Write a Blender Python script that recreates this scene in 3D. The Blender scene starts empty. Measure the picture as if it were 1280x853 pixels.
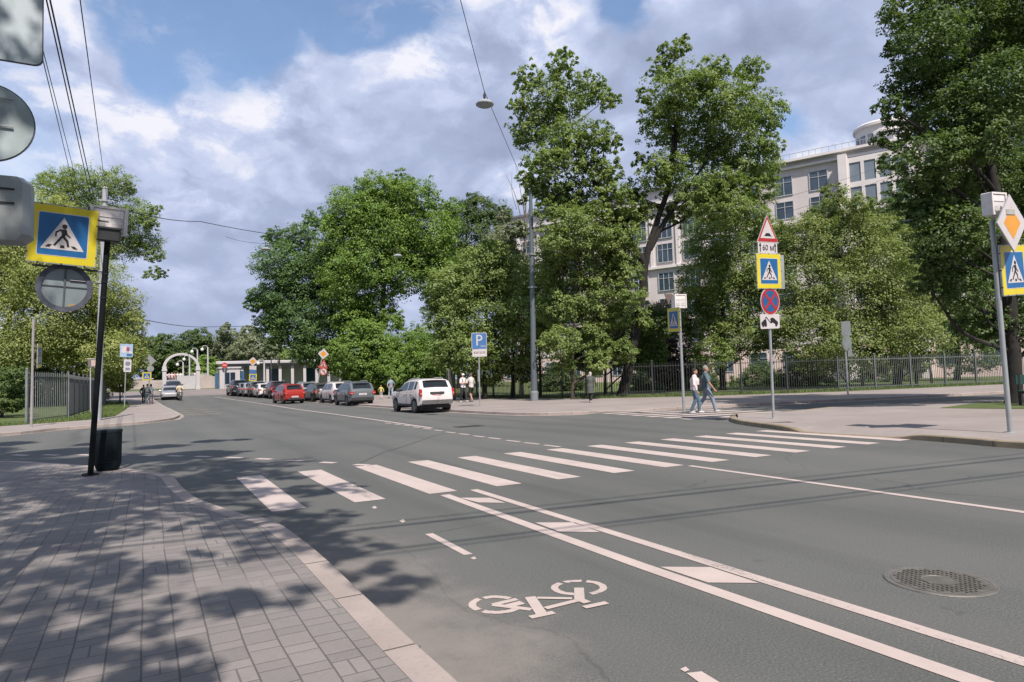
import bpy, bmesh, math, random
import numpy as np
from mathutils import Vector, Matrix, Quaternion
R_ = math.radians
scene = bpy.context.scene
COL = scene.collection
rnd = random.Random(7)

# ------------------------------------------------------------------ camera
CAM = np.array([0.0, 0.0, 1.509])
CR = np.array([0.8767207, -0.4799321, -0.0320304])
CU = np.array([0.0011547, -0.0644911, 0.9979176])
CF = np.array([0.4809984, 0.8749320, 0.0559865])
FPX = 834.16
cd = bpy.data.cameras.new('camera')
cam = bpy.data.objects.new('camera', cd)
COL.objects.link(cam)
cd.sensor_width = 36.0
cd.lens = 36.0 * FPX / 1280.0
cd.clip_start = 0.05
cd.clip_end = 3000
m = Matrix(((CR[0], CU[0], -CF[0], CAM[0]), (CR[1], CU[1], -CF[1], CAM[1]), (CR[2], CU[2], -CF[2], CAM[2]), (0, 0, 0, 1)))
cam.matrix_world = m
scene.camera = cam


def ray(x, y):
    return CR * (x - 640) / FPX - CU * (y - 426.5) / FPX + CF


def pd(x, y, dep):
    """world point seen in the photo at x, y and dep metres along the view axis"""
    return CAM + ray(x, y) * dep


def tz(Y):
    s = max(0.0, Y - 45.0)
    return 0.0004 * s * s if s < 60 else 1.44 + 0.02 * min(s - 60, 20)


def at(x, y, dz=0.0):
    """point of the ground (dz above it) seen in the photo at x, y"""
    d = ray(x, y)
    t = 1.0
    while t < 400:
        t2 = t + max(.005, t * .002)
        p = CAM + d * t2
        if p[2] < tz(p[1]) + dz:
            break
        t = t2
    p = CAM + d * t
    return np.array([p[0], p[1], tz(p[1]) + dz])


def depth_of(p):
    return float((np.array(p) - CAM) @ CF)


# ------------------------------------------------------------------ materials
MATS = {}
ALB = .80        # real-world reflectance of everything, balanced against the exposure


def M(name, col, rough=.6, metal=0.0, var=.12, scale=6.0, bump=0.0, spec=None, emit=None):
    if name in MATS:
        return MATS[name]
    mt = bpy.data.materials.new(name)
    mt.use_nodes = True
    nt = mt.node_tree
    b = nt.nodes['Principled BSDF']
    b.inputs['Roughness'].default_value = rough
    b.inputs['Metallic'].default_value = metal
    if spec is not None:
        b.inputs['Specular IOR Level'].default_value = spec
    tc = nt.nodes.new('ShaderNodeTexCoord')
    nz = nt.nodes.new('ShaderNodeTexNoise')
    nz.inputs['Scale'].default_value = scale
    nz.inputs['Detail'].default_value = 5
    nt.links.new(tc.outputs['Object'], nz.inputs['Vector'])
    rp = nt.nodes.new('ShaderNodeValToRGB')
    c = np.array(col) * ALB
    rp.color_ramp.elements[0].position = .3
    rp.color_ramp.elements[1].position = .7
    rp.color_ramp.elements[0].color = (*np.clip(c * (1 - var), 0, 1), 1)
    rp.color_ramp.elements[1].color = (*np.clip(c * (1 + var), 0, 1), 1)
    nt.links.new(nz.outputs['Fac'], rp.inputs['Fac'])
    nt.links.new(rp.outputs['Color'], b.inputs['Base Color'])
    if bump:
        bp = nt.nodes.new('ShaderNodeBump')
        bp.inputs['Strength'].default_value = bump
        bp.inputs['Distance'].default_value = .01
        nt.links.new(nz.outputs['Fac'], bp.inputs['Height'])
        nt.links.new(bp.outputs['Normal'], b.inputs['Normal'])
    MATS[name] = mt
    return mt


class N:
    """small node-graph helper"""
    def __init__(s, mt):
        s.nt = mt.node_tree
    def new(s, t, **kw):
        n = s.nt.nodes.new(t)
        for k, v in kw.items():
            setattr(n, k, v)
        return n
    def link(s, a, b):
        s.nt.links.new(a, b)
    def put(s, sock, v):
        if isinstance(v, (int, float)):
            sock.default_value = v
        elif isinstance(v, tuple):
            sock.default_value = v
        else:
            s.link(v, sock)
    def math(s, op, a, b=None, c=None, clamp=False):
        n = s.new('ShaderNodeMath', operation=op)
        n.use_clamp = clamp
        s.put(n.inputs[0], a)
        if b is not None:
            s.put(n.inputs[1], b)
        if c is not None:
            s.put(n.inputs[2], c)
        return n.outputs[0]
    def noise(s, vec, scale, detail=4, rough=.5):
        n = s.new('ShaderNodeTexNoise')
        s.put(n.inputs['Vector'], vec)
        n.inputs['Scale'].default_value = scale
        n.inputs['Detail'].default_value = detail
        n.inputs['Roughness'].default_value = rough
        return n.outputs['Fac']
    def mix(s, f, a, b, blend='MIX'):
        n = s.new('ShaderNodeMix', data_type='RGBA', blend_type=blend)
        s.put(n.inputs[0], f)
        k = ALB if blend == 'MIX' else 1.0
        dim = lambda q: tuple(x * k for x in q[:3]) + (1,) if isinstance(q, tuple) else q
        s.put(n.inputs[6], dim(a))
        s.put(n.inputs[7], dim(b))
        return n.outputs[2]
    def step(s, v, lo, hi):
        n = s.new('ShaderNodeMapRange', interpolation_type='SMOOTHSTEP')
        s.put(n.inputs[0], v)
        n.inputs[1].default_value = lo
        n.inputs[2].default_value = hi
        return n.outputs[0]


def asphalt_mat():
    mt = bpy.data.materials.new('asphalt')
    mt.use_nodes = True
    g = N(mt)
    b = mt.node_tree.nodes['Principled BSDF']
    tc = g.new('ShaderNodeTexCoord').outputs['Object']
    big = g.noise(tc, .22, 4, .55)
    mp = g.new('ShaderNodeMapping')
    mp.inputs['Scale'].default_value = (1.1, .06, 1)
    g.link(tc, mp.inputs['Vector'])
    streak = g.noise(mp.outputs[0], 1.0, 5, .6)
    fine = g.noise(tc, 70, 3, .75)
    grit = g.noise(tc, 330, 2, .6)
    c = g.mix(g.step(big, .3, .7), (.092, .099, .094, 1), (.120, .127, .119, 1))
    c = g.mix(g.math('MULTIPLY', g.step(streak, .45, .75), .35), c, (.155, .155, .144, 1))
    c = g.mix(g.math('MULTIPLY', g.step(fine, .52, .70), .85), c, (.20, .195, .185, 1))
    c = g.mix(g.math('MULTIPLY', g.step(fine, .48, .30), .8), c, (.045, .05, .05, 1))
    c = g.mix(g.math('MULTIPLY', g.step(grit, .64, .76), .45), c, (.34, .32, .30, 1))
    # thin cracks
    vo = g.new('ShaderNodeTexVoronoi', feature='DISTANCE_TO_EDGE')
    vo.inputs['Scale'].default_value = .09
    wv = g.new('ShaderNodeVectorMath', operation='ADD')
    nz = g.new('ShaderNodeTexNoise')
    nz.inputs['Scale'].default_value = .5
    nz.inputs['Detail'].default_value = 6
    g.link(tc, nz.inputs['Vector'])
    sc = g.new('ShaderNodeVectorMath', operation='SCALE')
    sc.inputs['Scale'].default_value = 1.6
    g.link(nz.outputs['Color'], sc.inputs[0])
    g.link(tc, wv.inputs[0])
    g.link(sc.outputs[0], wv.inputs[1])
    g.link(wv.outputs[0], vo.inputs['Vector'])
    crack = g.step(vo.outputs['Distance'], .0016, .0005)
    c = g.mix(g.math('MULTIPLY', crack, .4), c, (.04, .042, .042, 1))
    # tyre-polished bands along the lanes, oil drip line, dust along the near kerb
    sp = g.new('ShaderNodeSeparateXYZ')
    g.link(tc, sp.inputs[0])
    wob = g.math('MULTIPLY', g.math('SUBTRACT', g.noise(tc, .12, 2), .5), 1.6)
    lane = g.math('SINE', g.math('MULTIPLY', g.math('ADD', sp.outputs[0], wob), 2 * math.pi / 1.72))
    c = g.mix(g.math('MULTIPLY', g.step(lane, -.2, 1.0), .22), c, (.15, .148, .138, 1))
    oil = g.math('MULTIPLY', g.step(lane, -.55, -1.0), g.step(streak, .42, .7))
    c = g.mix(g.math('MULTIPLY', oil, .40), c, (.045, .047, .046, 1))
    nd = g.noise(tc, 1.6, 6, .65)
    edge = g.math('ADD', sp.outputs[0], g.math('MULTIPLY', g.math('SUBTRACT', nd, .5), 1.8))
    c = g.mix(g.math('MULTIPLY', g.step(edge, 2.35, 1.3), g.math('MULTIPLY', g.step(sp.outputs[1], 9, 4), .62)), c, (.30, .265, .24, 1))
    spot = g.noise(tc, 2.7, 3, .5)
    c = g.mix(g.math('MULTIPLY', g.step(spot, .70, .76), .35), c, (.05, .052, .05, 1))
    # small repair patches along the tyre path
    st = g.noise(tc, .9, 6, .65)
    c = g.mix(g.math('MULTIPLY', g.step(st, .62, .7), .22), c, (.075, .08, .08, 1))
    g.link(c, b.inputs['Base Color'])
    b.inputs['Roughness'].default_value = .82
    b.inputs['Specular IOR Level'].default_value = .35
    bp = g.new('ShaderNodeBump')
    bp.inputs['Strength'].default_value = .5
    bp.inputs['Distance'].default_value = .006
    g.link(fine, bp.inputs['Height'])
    g.link(bp.outputs['Normal'], b.inputs['Normal'])
    return mt


def paint_mat():
    mt = bpy.data.materials.new('road_paint')
    mt.use_nodes = True
    g = N(mt)
    b = mt.node_tree.nodes['Principled BSDF']
    tc = g.new('ShaderNodeTexCoord').outputs['Object']
    n1 = g.noise(tc, 2.2, 6, .65)
    n2 = g.noise(tc, 120, 3, .7)
    c = g.mix(g.step(n1, .3, .75), (.47, .395, .365, 1), (.55, .465, .43, 1))
    c = g.mix(g.math('MULTIPLY', g.step(n2, .56, .72), .5), c, (.38, .34, .32, 1))
    mp = g.new('ShaderNodeMapping')
    mp.inputs['Scale'].default_value = (3.2, .35, 1)
    g.link(tc, mp.inputs['Vector'])
    n3 = g.noise(mp.outputs[0], 1.0, 5, .65)
    n4 = g.noise(tc, 38, 4, .75)
    w = g.math('ADD', g.math('MULTIPLY', n3, .55), g.math('MULTIPLY', n4, .45))
    c = g.mix(g.math('MULTIPLY', g.step(n3, .5, .8), .3), c, (.36, .32, .30, 1))
    c = g.mix(g.math('MULTIPLY', g.step(w, .575, .65), .75), c, (.17, .155, .148, 1))
    g.link(c, b.inputs['Base Color'])
    b.inputs['Roughness'].default_value = .75
    return mt


def paver_mat():
    mt = bpy.data.materials.new('paving_blocks')
    mt.use_nodes = True
    g = N(mt)
    b = mt.node_tree.nodes['Principled BSDF']
    tc = g.new('ShaderNodeTexCoord')
    wob = g.new('ShaderNodeTexNoise')
    wob.inputs['Scale'].default_value = .7
    g.link(tc.outputs['Object'], wob.inputs['Vector'])
    wsc = g.new('ShaderNodeVectorMath', operation='SCALE')
    wsc.inputs['Scale'].default_value = .045
    g.link(wob.outputs['Color'], wsc.inputs[0])
    wad = g.new('ShaderNodeVectorMath', operation='ADD')
    g.link(tc.outputs['Object'], wad.inputs[0])
    g.link(wsc.outputs[0], wad.inputs[1])
    sp = g.new('ShaderNodeSeparateXYZ')
    g.link(wad.outputs[0], sp.inputs[0])
    X, Y = sp.outputs[0], sp.outputs[1]
    W, P = .168, .30
    u = g.math('DIVIDE', X, W)
    col = g.math('FLOOR', u)
    fu = g.math('FRACT', u)
    wn = g.new('ShaderNodeTexWhiteNoise', noise_dimensions='1D')
    g.link(col, wn.inputs['W'])
    v = g.math('ADD', g.math('DIVIDE', Y, P), g.math('MULTIPLY', wn.outputs['Value'], 7.0))
    row = g.math('FLOOR', v)
    fv = g.math('FRACT', v)
    # each repeat is one large block (0..0.62) and one slim one (0.62..1)
    slim = g.math('GREATER_THAN', fv, .62)
    # distance to the nearest joint in metres
    dx = g.math('MULTIPLY', g.math('MINIMUM', fu, g.math('SUBTRACT', 1.0, fu)), W)
    dy = g.math('MINIMUM', g.math('MINIMUM', fv, g.math('SUBTRACT', 1.0, fv)), g.math('ABSOLUTE', g.math('SUBTRACT', fv, .62)))
    dy = g.math('MULTIPLY', dy, P)
    cmb = g.new('ShaderNodeCombineXYZ')
    g.link(col, cmb.inputs[0]); g.link(row, cmb.inputs[1]); g.link(slim, cmb.inputs[2])
    wn2 = g.new('ShaderNodeTexWhiteNoise', noise_dimensions='3D')
    g.link(cmb.outputs[0], wn2.inputs['Vector'])
    half = g.math('MULTIPLY', g.math('GREATER_THAN', wn2.outputs['Value'], .8), g.math('SUBTRACT', 1.0, slim))
    dh = g.math('ADD', g.math('MULTIPLY', g.math('ABSOLUTE', g.math('SUBTRACT', fu, .5)), W), g.math('MULTIPLY', g.math('SUBTRACT', 1.0, half), 1.0))
    jx = g.math('MULTIPLY', g.step(dx, .0058, .002), .7)
    jy = g.step(g.math('MINIMUM', dy, dh), .0062, .002)
    joint = g.math('MAXIMUM', jx, g.math('MULTIPLY', jy, .6))
    n1 = g.noise(tc.outputs['Object'], .9, 5, .6)
    n2 = g.noise(tc.outputs['Object'], 70, 3, .7)
    c = g.mix(wn2.outputs['Value'], (.180, .170, .163, 1), (.255, .238, .226, 1))
    c = g.mix(g.math('MULTIPLY', g.step(n1, .35, .7), .35), c, (.135, .122, .115, 1))
    c = g.mix(g.math('MULTIPLY', g.step(n2, .4, .75), .35), c, (.32, .285, .265, 1))
    # sand-filled or open joints
    jn = g.noise(tc.outputs['Object'], .55, 3, .6)
    jc = g.mix(g.step(jn, .5, .62), (.055, .052, .05, 1), (.29, .255, .235, 1))
    c = g.mix(joint, c, jc)
    st = g.noise(tc.outputs['Object'], 1.3, 5, .7)
    c = g.mix(g.math('MULTIPLY', g.step(st, .6, .72), .35), c, (.13, .12, .115, 1))
    big = g.noise(tc.outputs['Object'], .5, 6, .7)
    c = g.mix(g.math('MULTIPLY', g.step(big, .5, .66), .35), c, (.10, .095, .09, 1))
    moss = g.math('MULTIPLY', joint, g.step(g.noise(tc.outputs['Object'], 1.1, 4, .6), .58, .68))
    c = g.mix(g.math('MULTIPLY', moss, .6), c, (.055, .065, .03, 1))
    gum = g.noise(tc.outputs['Object'], 9, 2, .4)
    c = g.mix(g.math('MULTIPLY', g.step(gum, .76, .79), .5), c, (.07, .068, .066, 1))
    g.link(c, b.inputs['Base Color'])
    b.inputs['Roughness'].default_value = .8
    bp = g.new('ShaderNodeBump')
    bp.inputs['Strength'].default_value = .7
    bp.inputs['Distance'].default_value = .008
    hh = g.math('ADD', g.math('SUBTRACT', 1.0, joint), g.math('MULTIPLY', wn2.outputs['Value'], .35))
    g.link(hh, bp.inputs['Height'])
    g.link(bp.outputs['Normal'], b.inputs['Normal'])
    return mt


def ground_mat(name, a, bcol, dry, scale=3.0):
    mt = bpy.data.materials.new(name)
    mt.use_nodes = True
    g = N(mt)
    b = mt.node_tree.nodes['Principled BSDF']
    tc = g.new('ShaderNodeTexCoord').outputs['Object']
    n1 = g.noise(tc, scale * .15, 5, .6)
    n2 = g.noise(tc, scale * 8, 5, .7)
    n3 = g.noise(tc, scale * .6, 5, .7)
    c = g.mix(g.step(n1, .35, .65), a, bcol)
    c = g.mix(g.math('MULTIPLY', g.step(n3, .55, .75), .6), c, dry)
    c = g.mix(g.math('MULTIPLY', n2, .5), c, tuple(x * .5 for x in a[:3]) + (1,))
    g.link(c, b.inputs['Base Color'])
    b.inputs['Roughness'].default_value = .9
    bp = g.new('ShaderNodeBump')
    bp.inputs['Strength'].default_value = .6
    bp.inputs['Distance'].default_value = .03
    g.link(n2, bp.inputs['Height'])
    g.link(bp.outputs['Normal'], b.inputs['Normal'])
    return mt


LEAFK = 1.62


def leaf_mat(name, a, bcol, trans=.42):
    mt = bpy.data.materials.new(name)
    mt.use_nodes = True
    g = N(mt)
    nt = mt.node_tree
    nt.nodes.remove(nt.nodes['Principled BSDF'])
    out = nt.nodes['Material Output']
    at_ = g.new('ShaderNodeAttribute', attribute_name='tint')
    tc = g.new('ShaderNodeTexCoord').outputs['Object']
    n = g.noise(tc, .45, 3, .6)
    f = g.math('ADD', g.math('MULTIPLY', at_.outputs['Fac'], .6), g.math('MULTIPLY', g.step(n, .3, .7), .4))
    c = g.mix(f, tuple(x * LEAFK for x in a[:3]) + (1,), tuple(x * LEAFK for x in bcol[:3]) + (1,))
    df = g.new('ShaderNodeBsdfDiffuse')
    tr = g.new('ShaderNodeBsdfTranslucent')
    gl = g.new('ShaderNodeBsdfGlossy')
    gl.inputs['Roughness'].default_value = .55
    gl.inputs['Color'].default_value = (.8, .85, .9, 1)
    g.link(c, df.inputs['Color'])
    tcn = g.mix(1.0, c, (1.0, 1.1, .55, 1), 'MULTIPLY')
    g.link(tcn, tr.inputs['Color'])
    ms = g.new('ShaderNodeMixShader')
    ms.inputs[0].default_value = trans
    g.link(df.outputs[0], ms.inputs[1])
    g.link(tr.outputs[0], ms.inputs[2])
    m2 = g.new('ShaderNodeMixShader')
    m2.inputs[0].default_value = .025
    g.link(ms.outputs[0], m2.inputs[1])
    g.link(gl.outputs[0], m2.inputs[2])
    g.link(m2.outputs[0], out.inputs['Surface'])
    return mt


def stone_mat(name, a, bcol, scale=1.0, block=None):
    mt = bpy.data.materials.new(name)
    mt.use_nodes = True
    g = N(mt)
    b = mt.node_tree.nodes['Principled BSDF']
    tc = g.new('ShaderNodeTexCoord').outputs['Object']
    n1 = g.noise(tc, scale, 6, .65)
    n2 = g.noise(tc, scale * 40, 4, .7)
    c = g.mix(g.step(n1, .3, .7), a, bcol)
    c = g.mix(g.math('MULTIPLY', g.step(n2, .5, .75), .4), c, tuple(x * .62 for x in a[:3]) + (1,))
    g.link(c, b.inputs['Base Color'])
    b.inputs['Roughness'].default_value = .85
    bp = g.new('ShaderNodeBump')
    bp.inputs['Strength'].default_value = .35
    bp.inputs['Distance'].default_value = .006
    g.link(n2, bp.inputs['Height'])
    g.link(bp.outputs['Normal'], b.inputs['Normal'])
    return mt


ASPHALT = asphalt_mat()
PAINT = paint_mat()
PAVER = paver_mat()
LAWN = ground_mat('lawn', (.085, .125, .03, 1), (.12, .16, .04, 1), (.17, .165, .07, 1))
GRASS = M('grass_blades', (.10, .15, .035), .8, var=.35, scale=.8)
WALK = stone_mat('footway_asphalt', (.26, .228, .21, 1), (.33, .292, .27, 1), .35)
KERB = stone_mat('granite_kerb', (.31, .265, .24, 1), (.40, .345, .315, 1), .8)
KERBD = stone_mat('mossy_granite_kerb', (.22, .185, .12, 1), (.33, .27, .19, 1), 1.4)
GALV = M('galvanised_steel', (.42, .45, .46), .45, .35, .1, 4)
GALVD = M('sign_back_grey', (.36, .39, .40), .5, .2, .14, 2.5)
DARKPOLE = M('dark_painted_pole', (.008, .011, .012), .6, .0, .2, 3, spec=.15)
BLACK = M('matt_black', (.012, .012, .013), .5)
DKPLASTIC = M('dark_plastic', (.03, .032, .034), .6)
RUBBER = M('tyre_rubber', (.018, .018, .019), .8)
RIM = M('alloy_rim', (.42, .43, .44), .35, .6)
GLASS = M('car_glass', (.012, .016, .018), .08, 0, .1, 1, spec=.6)
WHITE = M('sign_white', (.60, .57, .57), .5, 0, .05)
BLUE = M('sign_blue', (.012, .125, .33), .4, 0, .1, 3)
BLUEP = M('parking_sign_blue', (.075, .19, .43), .4, 0, .08, 3)
YELLOW = M('sign_yellow', (.70, .585, .02), .45, 0, .08, 3)
YELLOWG = M('fluorescent_border', (.68, .75, .03), .45, 0, .06, 3)
REDS = M('sign_red', (.42, .02, .02), .45, 0, .08, 3)
ORANGE = M('sign_orange', (.75, .33, .03), .45, 0, .06, 3)
WIRE = M('cable_black', (.02, .02, .023), .6)
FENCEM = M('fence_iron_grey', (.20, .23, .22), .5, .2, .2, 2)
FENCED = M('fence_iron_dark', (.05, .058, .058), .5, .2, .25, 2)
BARK = M('bark', (.075, .062, .05), .9, 0, .4, 5, .8)
BARKD = M('dark_bark', (.022, .019, .017), .9, 0, .4, 5, .8)
BARKL = M('pale_bark', (.20, .18, .155), .9, 0, .3, 5, .6)


# ------------------------------------------------------------------ objects
def tag(o, label=None, cat=None, group=None, kind=None):
    if label:
        o['label'] = label
    if cat:
        o['category'] = cat
    if group:
        o['group'] = group
    if kind:
        o['kind'] = kind
    return o


def thing(name, label, cat, loc=(0, 0, 0), rz=0.0, group=None, rot=None):
    o = bpy.data.objects.new(name, None)
    o.empty_display_size = .2
    COL.objects.link(o)
    o.location = [float(v) for v in loc]
    o.rotation_euler = rot if rot is not None else (0, 0, rz)
    return tag(o, label, cat, group)


def children(o):
    return [c for c in o.children]


def copy_tree(o, parent=None):
    c = o.copy()
    COL.objects.link(c)
    if parent is not None:
        c.parent = parent
    for ch in list(o.children):
        copy_tree(ch, c)
    return c


class MB:
    """collects geometry, then becomes ONE mesh object"""
    def __init__(s):
        s.v = []
        s.f = []
    def add(s, vs, fs):
        b = len(s.v)
        s.v += [tuple(float(q) for q in v) for v in vs]
        s.f += [tuple(i + b for i in f) for f in fs]
        return s
    def box(s, c, d, rz=0.0, ch=0.0):
        x, y, z = [q / 2 for q in d]
        if ch <= 0:
            vs = [(i * x, j * y, k * z) for k in (-1, 1) for j in (-1, 1) for i in (-1, 1)]
            fs = [(0, 2, 3, 1), (4, 5, 7, 6), (0, 1, 5, 4), (2, 6, 7, 3), (0, 4, 6, 2), (1, 3, 7, 5)]
        else:
            oct_ = [(x - ch, -y), (x, -y + ch), (x, y - ch), (x - ch, y), (-x + ch, y), (-x, y - ch), (-x, -y + ch), (-x + ch, -y)]
            vs = []
            for zz, sc in ((-z, 1 - ch / max(x, y)), (-z + ch, 1), (z - ch, 1), (z, 1 - ch / max(x, y))):
                vs += [(p * sc, q * sc, zz) for p, q in oct_]
            fs = [tuple(range(7, -1, -1)), tuple(range(24, 32))]
            for l in range(3):
                fs += [(l * 8 + i, l * 8 + (i + 1) % 8, l * 8 + 8 + (i + 1) % 8, l * 8 + 8 + i) for i in range(8)]
        cs, sn = math.cos(rz), math.sin(rz)
        return s.add([(c[0] + a * cs - b * sn, c[1] + a * sn + b * cs, c[2] + e) for a, b, e in vs], fs)
    def tube(s, pts, rad, n=8, cap=True):
        pts = [np.array(p, float) for p in pts]
        if not hasattr(rad, '__len__'):
            rad = [rad] * len(pts)
        ring = []
        up = None
        for i, p in enumerate(pts):
            t = pts[min(i + 1, len(pts) - 1)] - pts[max(i - 1, 0)]
            t = t / (np.linalg.norm(t) + 1e-9)
            if up is None:
                up = np.array([0, 0, 1.]) if abs(t[2]) < .9 else np.array([1., 0, 0])
            a = np.cross(t, up)
            a /= np.linalg.norm(a) + 1e-9
            b = np.cross(a, t)
            up = b
            ring.append([p + rad[i] * (a * math.cos(q) + b * math.sin(q)) for q in [2 * math.pi * k / n for k in range(n)]])
        vs = [v for r in ring for v in r]
        fs = []
        for i in range(len(pts) - 1):
            for k in range(n):
                fs.append((i * n + k, i * n + (k + 1) % n, (i + 1) * n + (k + 1) % n, (i + 1) * n + k))
        if cap:
            fs.append(tuple(range(n - 1, -1, -1)))
            fs.append(tuple(range((len(pts) - 1) * n, len(pts) * n)))
        return s.add(vs, fs)
    def poly(s, pts, y0=0.0, y1=None, th=.004):
        """flat outline in the XZ plane, from y0 (front) back by th"""
        n = len(pts)
        y1 = y0 + th if y1 is None else y1
        vs = [(x, y0, z) for x, z in pts] + [(x, y1, z) for x, z in pts]
        fs = [tuple(range(n)), tuple(range(2 * n - 1, n - 1, -1))]
        fs += [(i, i + n, (i + 1) % n + n, (i + 1) % n) for i in range(n)]
        return s.add(vs, fs)
    def seg(s, p, q, w, y0, th=.002):
        p, q = np.array(p, float), np.array(q, float)
        d = q - p
        d /= np.linalg.norm(d) + 1e-9
        nrm = np.array([-d[1], d[0]]) * w / 2
        return s.poly([tuple(p + nrm), tuple(p - nrm), tuple(q - nrm), tuple(q + nrm)], y0, th=th)
    def flat(s, pts, z=None):
        """a single sheet on the ground"""
        return s.add([(p[0], p[1], p[2] if z is None else z) for p in pts], [tuple(range(len(pts)))])
    def ell(s, c, r, nu=12, nv=8):
        vs, fs = [], []
        for j in range(nv + 1):
            th = math.pi * j / nv
            for i in range(nu):
                ph = 2 * math.pi * i / nu
                vs.append((c[0] + r[0] * math.sin(th) * math.cos(ph), c[1] + r[1] * math.sin(th) * math.sin(ph), c[2] + r[2] * math.cos(th)))
        for j in range(nv):
            for i in range(nu):
                fs.append((j * nu + i, (j + 1) * nu + i, (j + 1) * nu + (i + 1) % nu, j * nu + (i + 1) % nu))
        return s.add(vs, fs)
    def lathe(s, c, prof, n=20):
        vs, fs = [], []
        for r, z in prof:
            for i in range(n):
                a = 2 * math.pi * i / n
                vs.append((c[0] + r * math.cos(a), c[1] + r * math.sin(a), c[2] + z))
        for j in range(len(prof) - 1):
            for i in range(n):
                fs.append((j * n + i, j * n + (i + 1) % n, (j + 1) * n + (i + 1) % n, (j + 1) * n + i))
        fs.append(tuple(range(n - 1, -1, -1)))
        fs.append(tuple(range((len(prof) - 1) * n, len(prof) * n)))
        return s.add(vs, fs)
    def split(s, name, mat, parent=None, **kw):
        """every loose piece becomes an object of its own"""
        par = list(range(len(s.v)))
        def find(i):
            while par[i] != i:
                par[i] = par[par[i]]
                i = par[i]
            return i
        for f in s.f:
            for i in f[1:]:
                par[find(i)] = find(f[0])
        gr = {}
        for f in s.f:
            gr.setdefault(find(f[0]), []).append(f)
        out = []
        for fs in gr.values():
            ids = sorted({i for f in fs for i in f})
            mp = {i: k for k, i in enumerate(ids)}
            q = MB()
            q.v = [s.v[i] for i in ids]
            q.f = [tuple(mp[i] for i in f) for f in fs]
            out.append(q.build(name, mat, parent, **kw))
        return out[0]
    def build(s, name, mat, parent=None, smooth=None, fix=True):
        me = bpy.data.meshes.new(name)
        me.from_pydata(s.v, [], s.f)
        me.materials.append(mat)
        if fix:
            bm = bmesh.new()
            bm.from_mesh(me)
            bmesh.ops.remove_doubles(bm, verts=bm.verts, dist=1e-5)
            bmesh.ops.recalc_face_normals(bm, faces=bm.faces)
            bm.to_mesh(me)
            bm.free()
        if smooth:
            me.polygons.foreach_set('use_smooth', [True] * len(me.polygons))
            me.set_sharp_from_angle(angle=R_(smooth))
        me.update()
        o = bpy.data.objects.new(name, me)
        COL.objects.link(o)
        if parent is not None:
            o.parent = parent
        return o


def text_mesh(body, size, name, mat, parent, loc, align='CENTER'):
    cu = bpy.data.curves.new(name, 'FONT')
    cu.body = body
    cu.size = size
    cu.align_x = align
    cu.align_y = 'CENTER'
    cu.extrude = .001
    cu.resolution_u = 3
    t = bpy.data.objects.new(name, cu)
    COL.objects.link(t)
    bpy.context.view_layer.update()
    dg = bpy.context.evaluated_depsgraph_get()
    me = bpy.data.meshes.new_from_object(t.evaluated_get(dg))
    bpy.data.objects.remove(t)
    me.transform(Matrix.Rotation(R_(90), 4, 'X'))
    me.materials.clear()
    me.materials.append(mat)
    o = bpy.data.objects.new(name, me)
    COL.objects.link(o)
    o.parent = parent
    o.location = loc
    return o


def spline(pts, n=6):
    pts = [np.array(p, float) for p in pts]
    out = []
    for i in range(len(pts) - 1):
        p0, p1, p2, p3 = pts[max(i - 1, 0)], pts[i], pts[i + 1], pts[min(i + 2, len(pts) - 1)]
        for k in range(n):
            t = k / n
            out.append(.5 * ((2 * p1) + (p2 - p0) * t + (2 * p0 - 5 * p1 + 4 * p2 - p3) * t * t + (3 * p1 - p0 - 3 * p2 + p3) * t ** 3))
    out.append(pts[-1])
    return out


def drape(name, outline, z, mat, kind='structure', down=None):
    """sheet (or slab with sides when down is given) following the terrain"""
    bm = bmesh.new()
    vs = [bm.verts.new((float(p[0]), float(p[1]), 0)) for p in outline]
    f = bm.faces.new(vs)
    bmesh.ops.triangulate(bm, faces=[f])
    ys = [p[1] for p in outline]
    lo, hi = min(ys), max(ys)
    for Y in [45 + 5 * k for k in range(0, 17)]:
        if lo < Y < hi:
            bmesh.ops.bisect_plane(bm, geom=bm.verts[:] + bm.edges[:] + bm.faces[:], plane_co=(0, Y, 0), plane_no=(0, 1, 0))
    if down is not None:
        ed = [e for e in bm.edges if e.is_boundary]
        r = bmesh.ops.extrude_edge_only(bm, edges=ed)
        for v in [g for g in r['geom'] if isinstance(g, bmesh.types.BMVert)]:
            v.co.z = -down
    for v in bm.verts:
        v.co.z += z + tz(v.co.y)
    bmesh.ops.recalc_face_normals(bm, faces=bm.faces)
    for f in bm.faces:
        if abs(f.normal.z) > .5 and f.normal.z < 0:
            f.normal_flip()
    me = bpy.data.meshes.new(name)
    bm.to_mesh(me)
    bm.free()
    me.materials.append(mat)
    o = bpy.data.objects.new(name, me)
    COL.objects.link(o)
    return tag(o, kind=kind)


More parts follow.
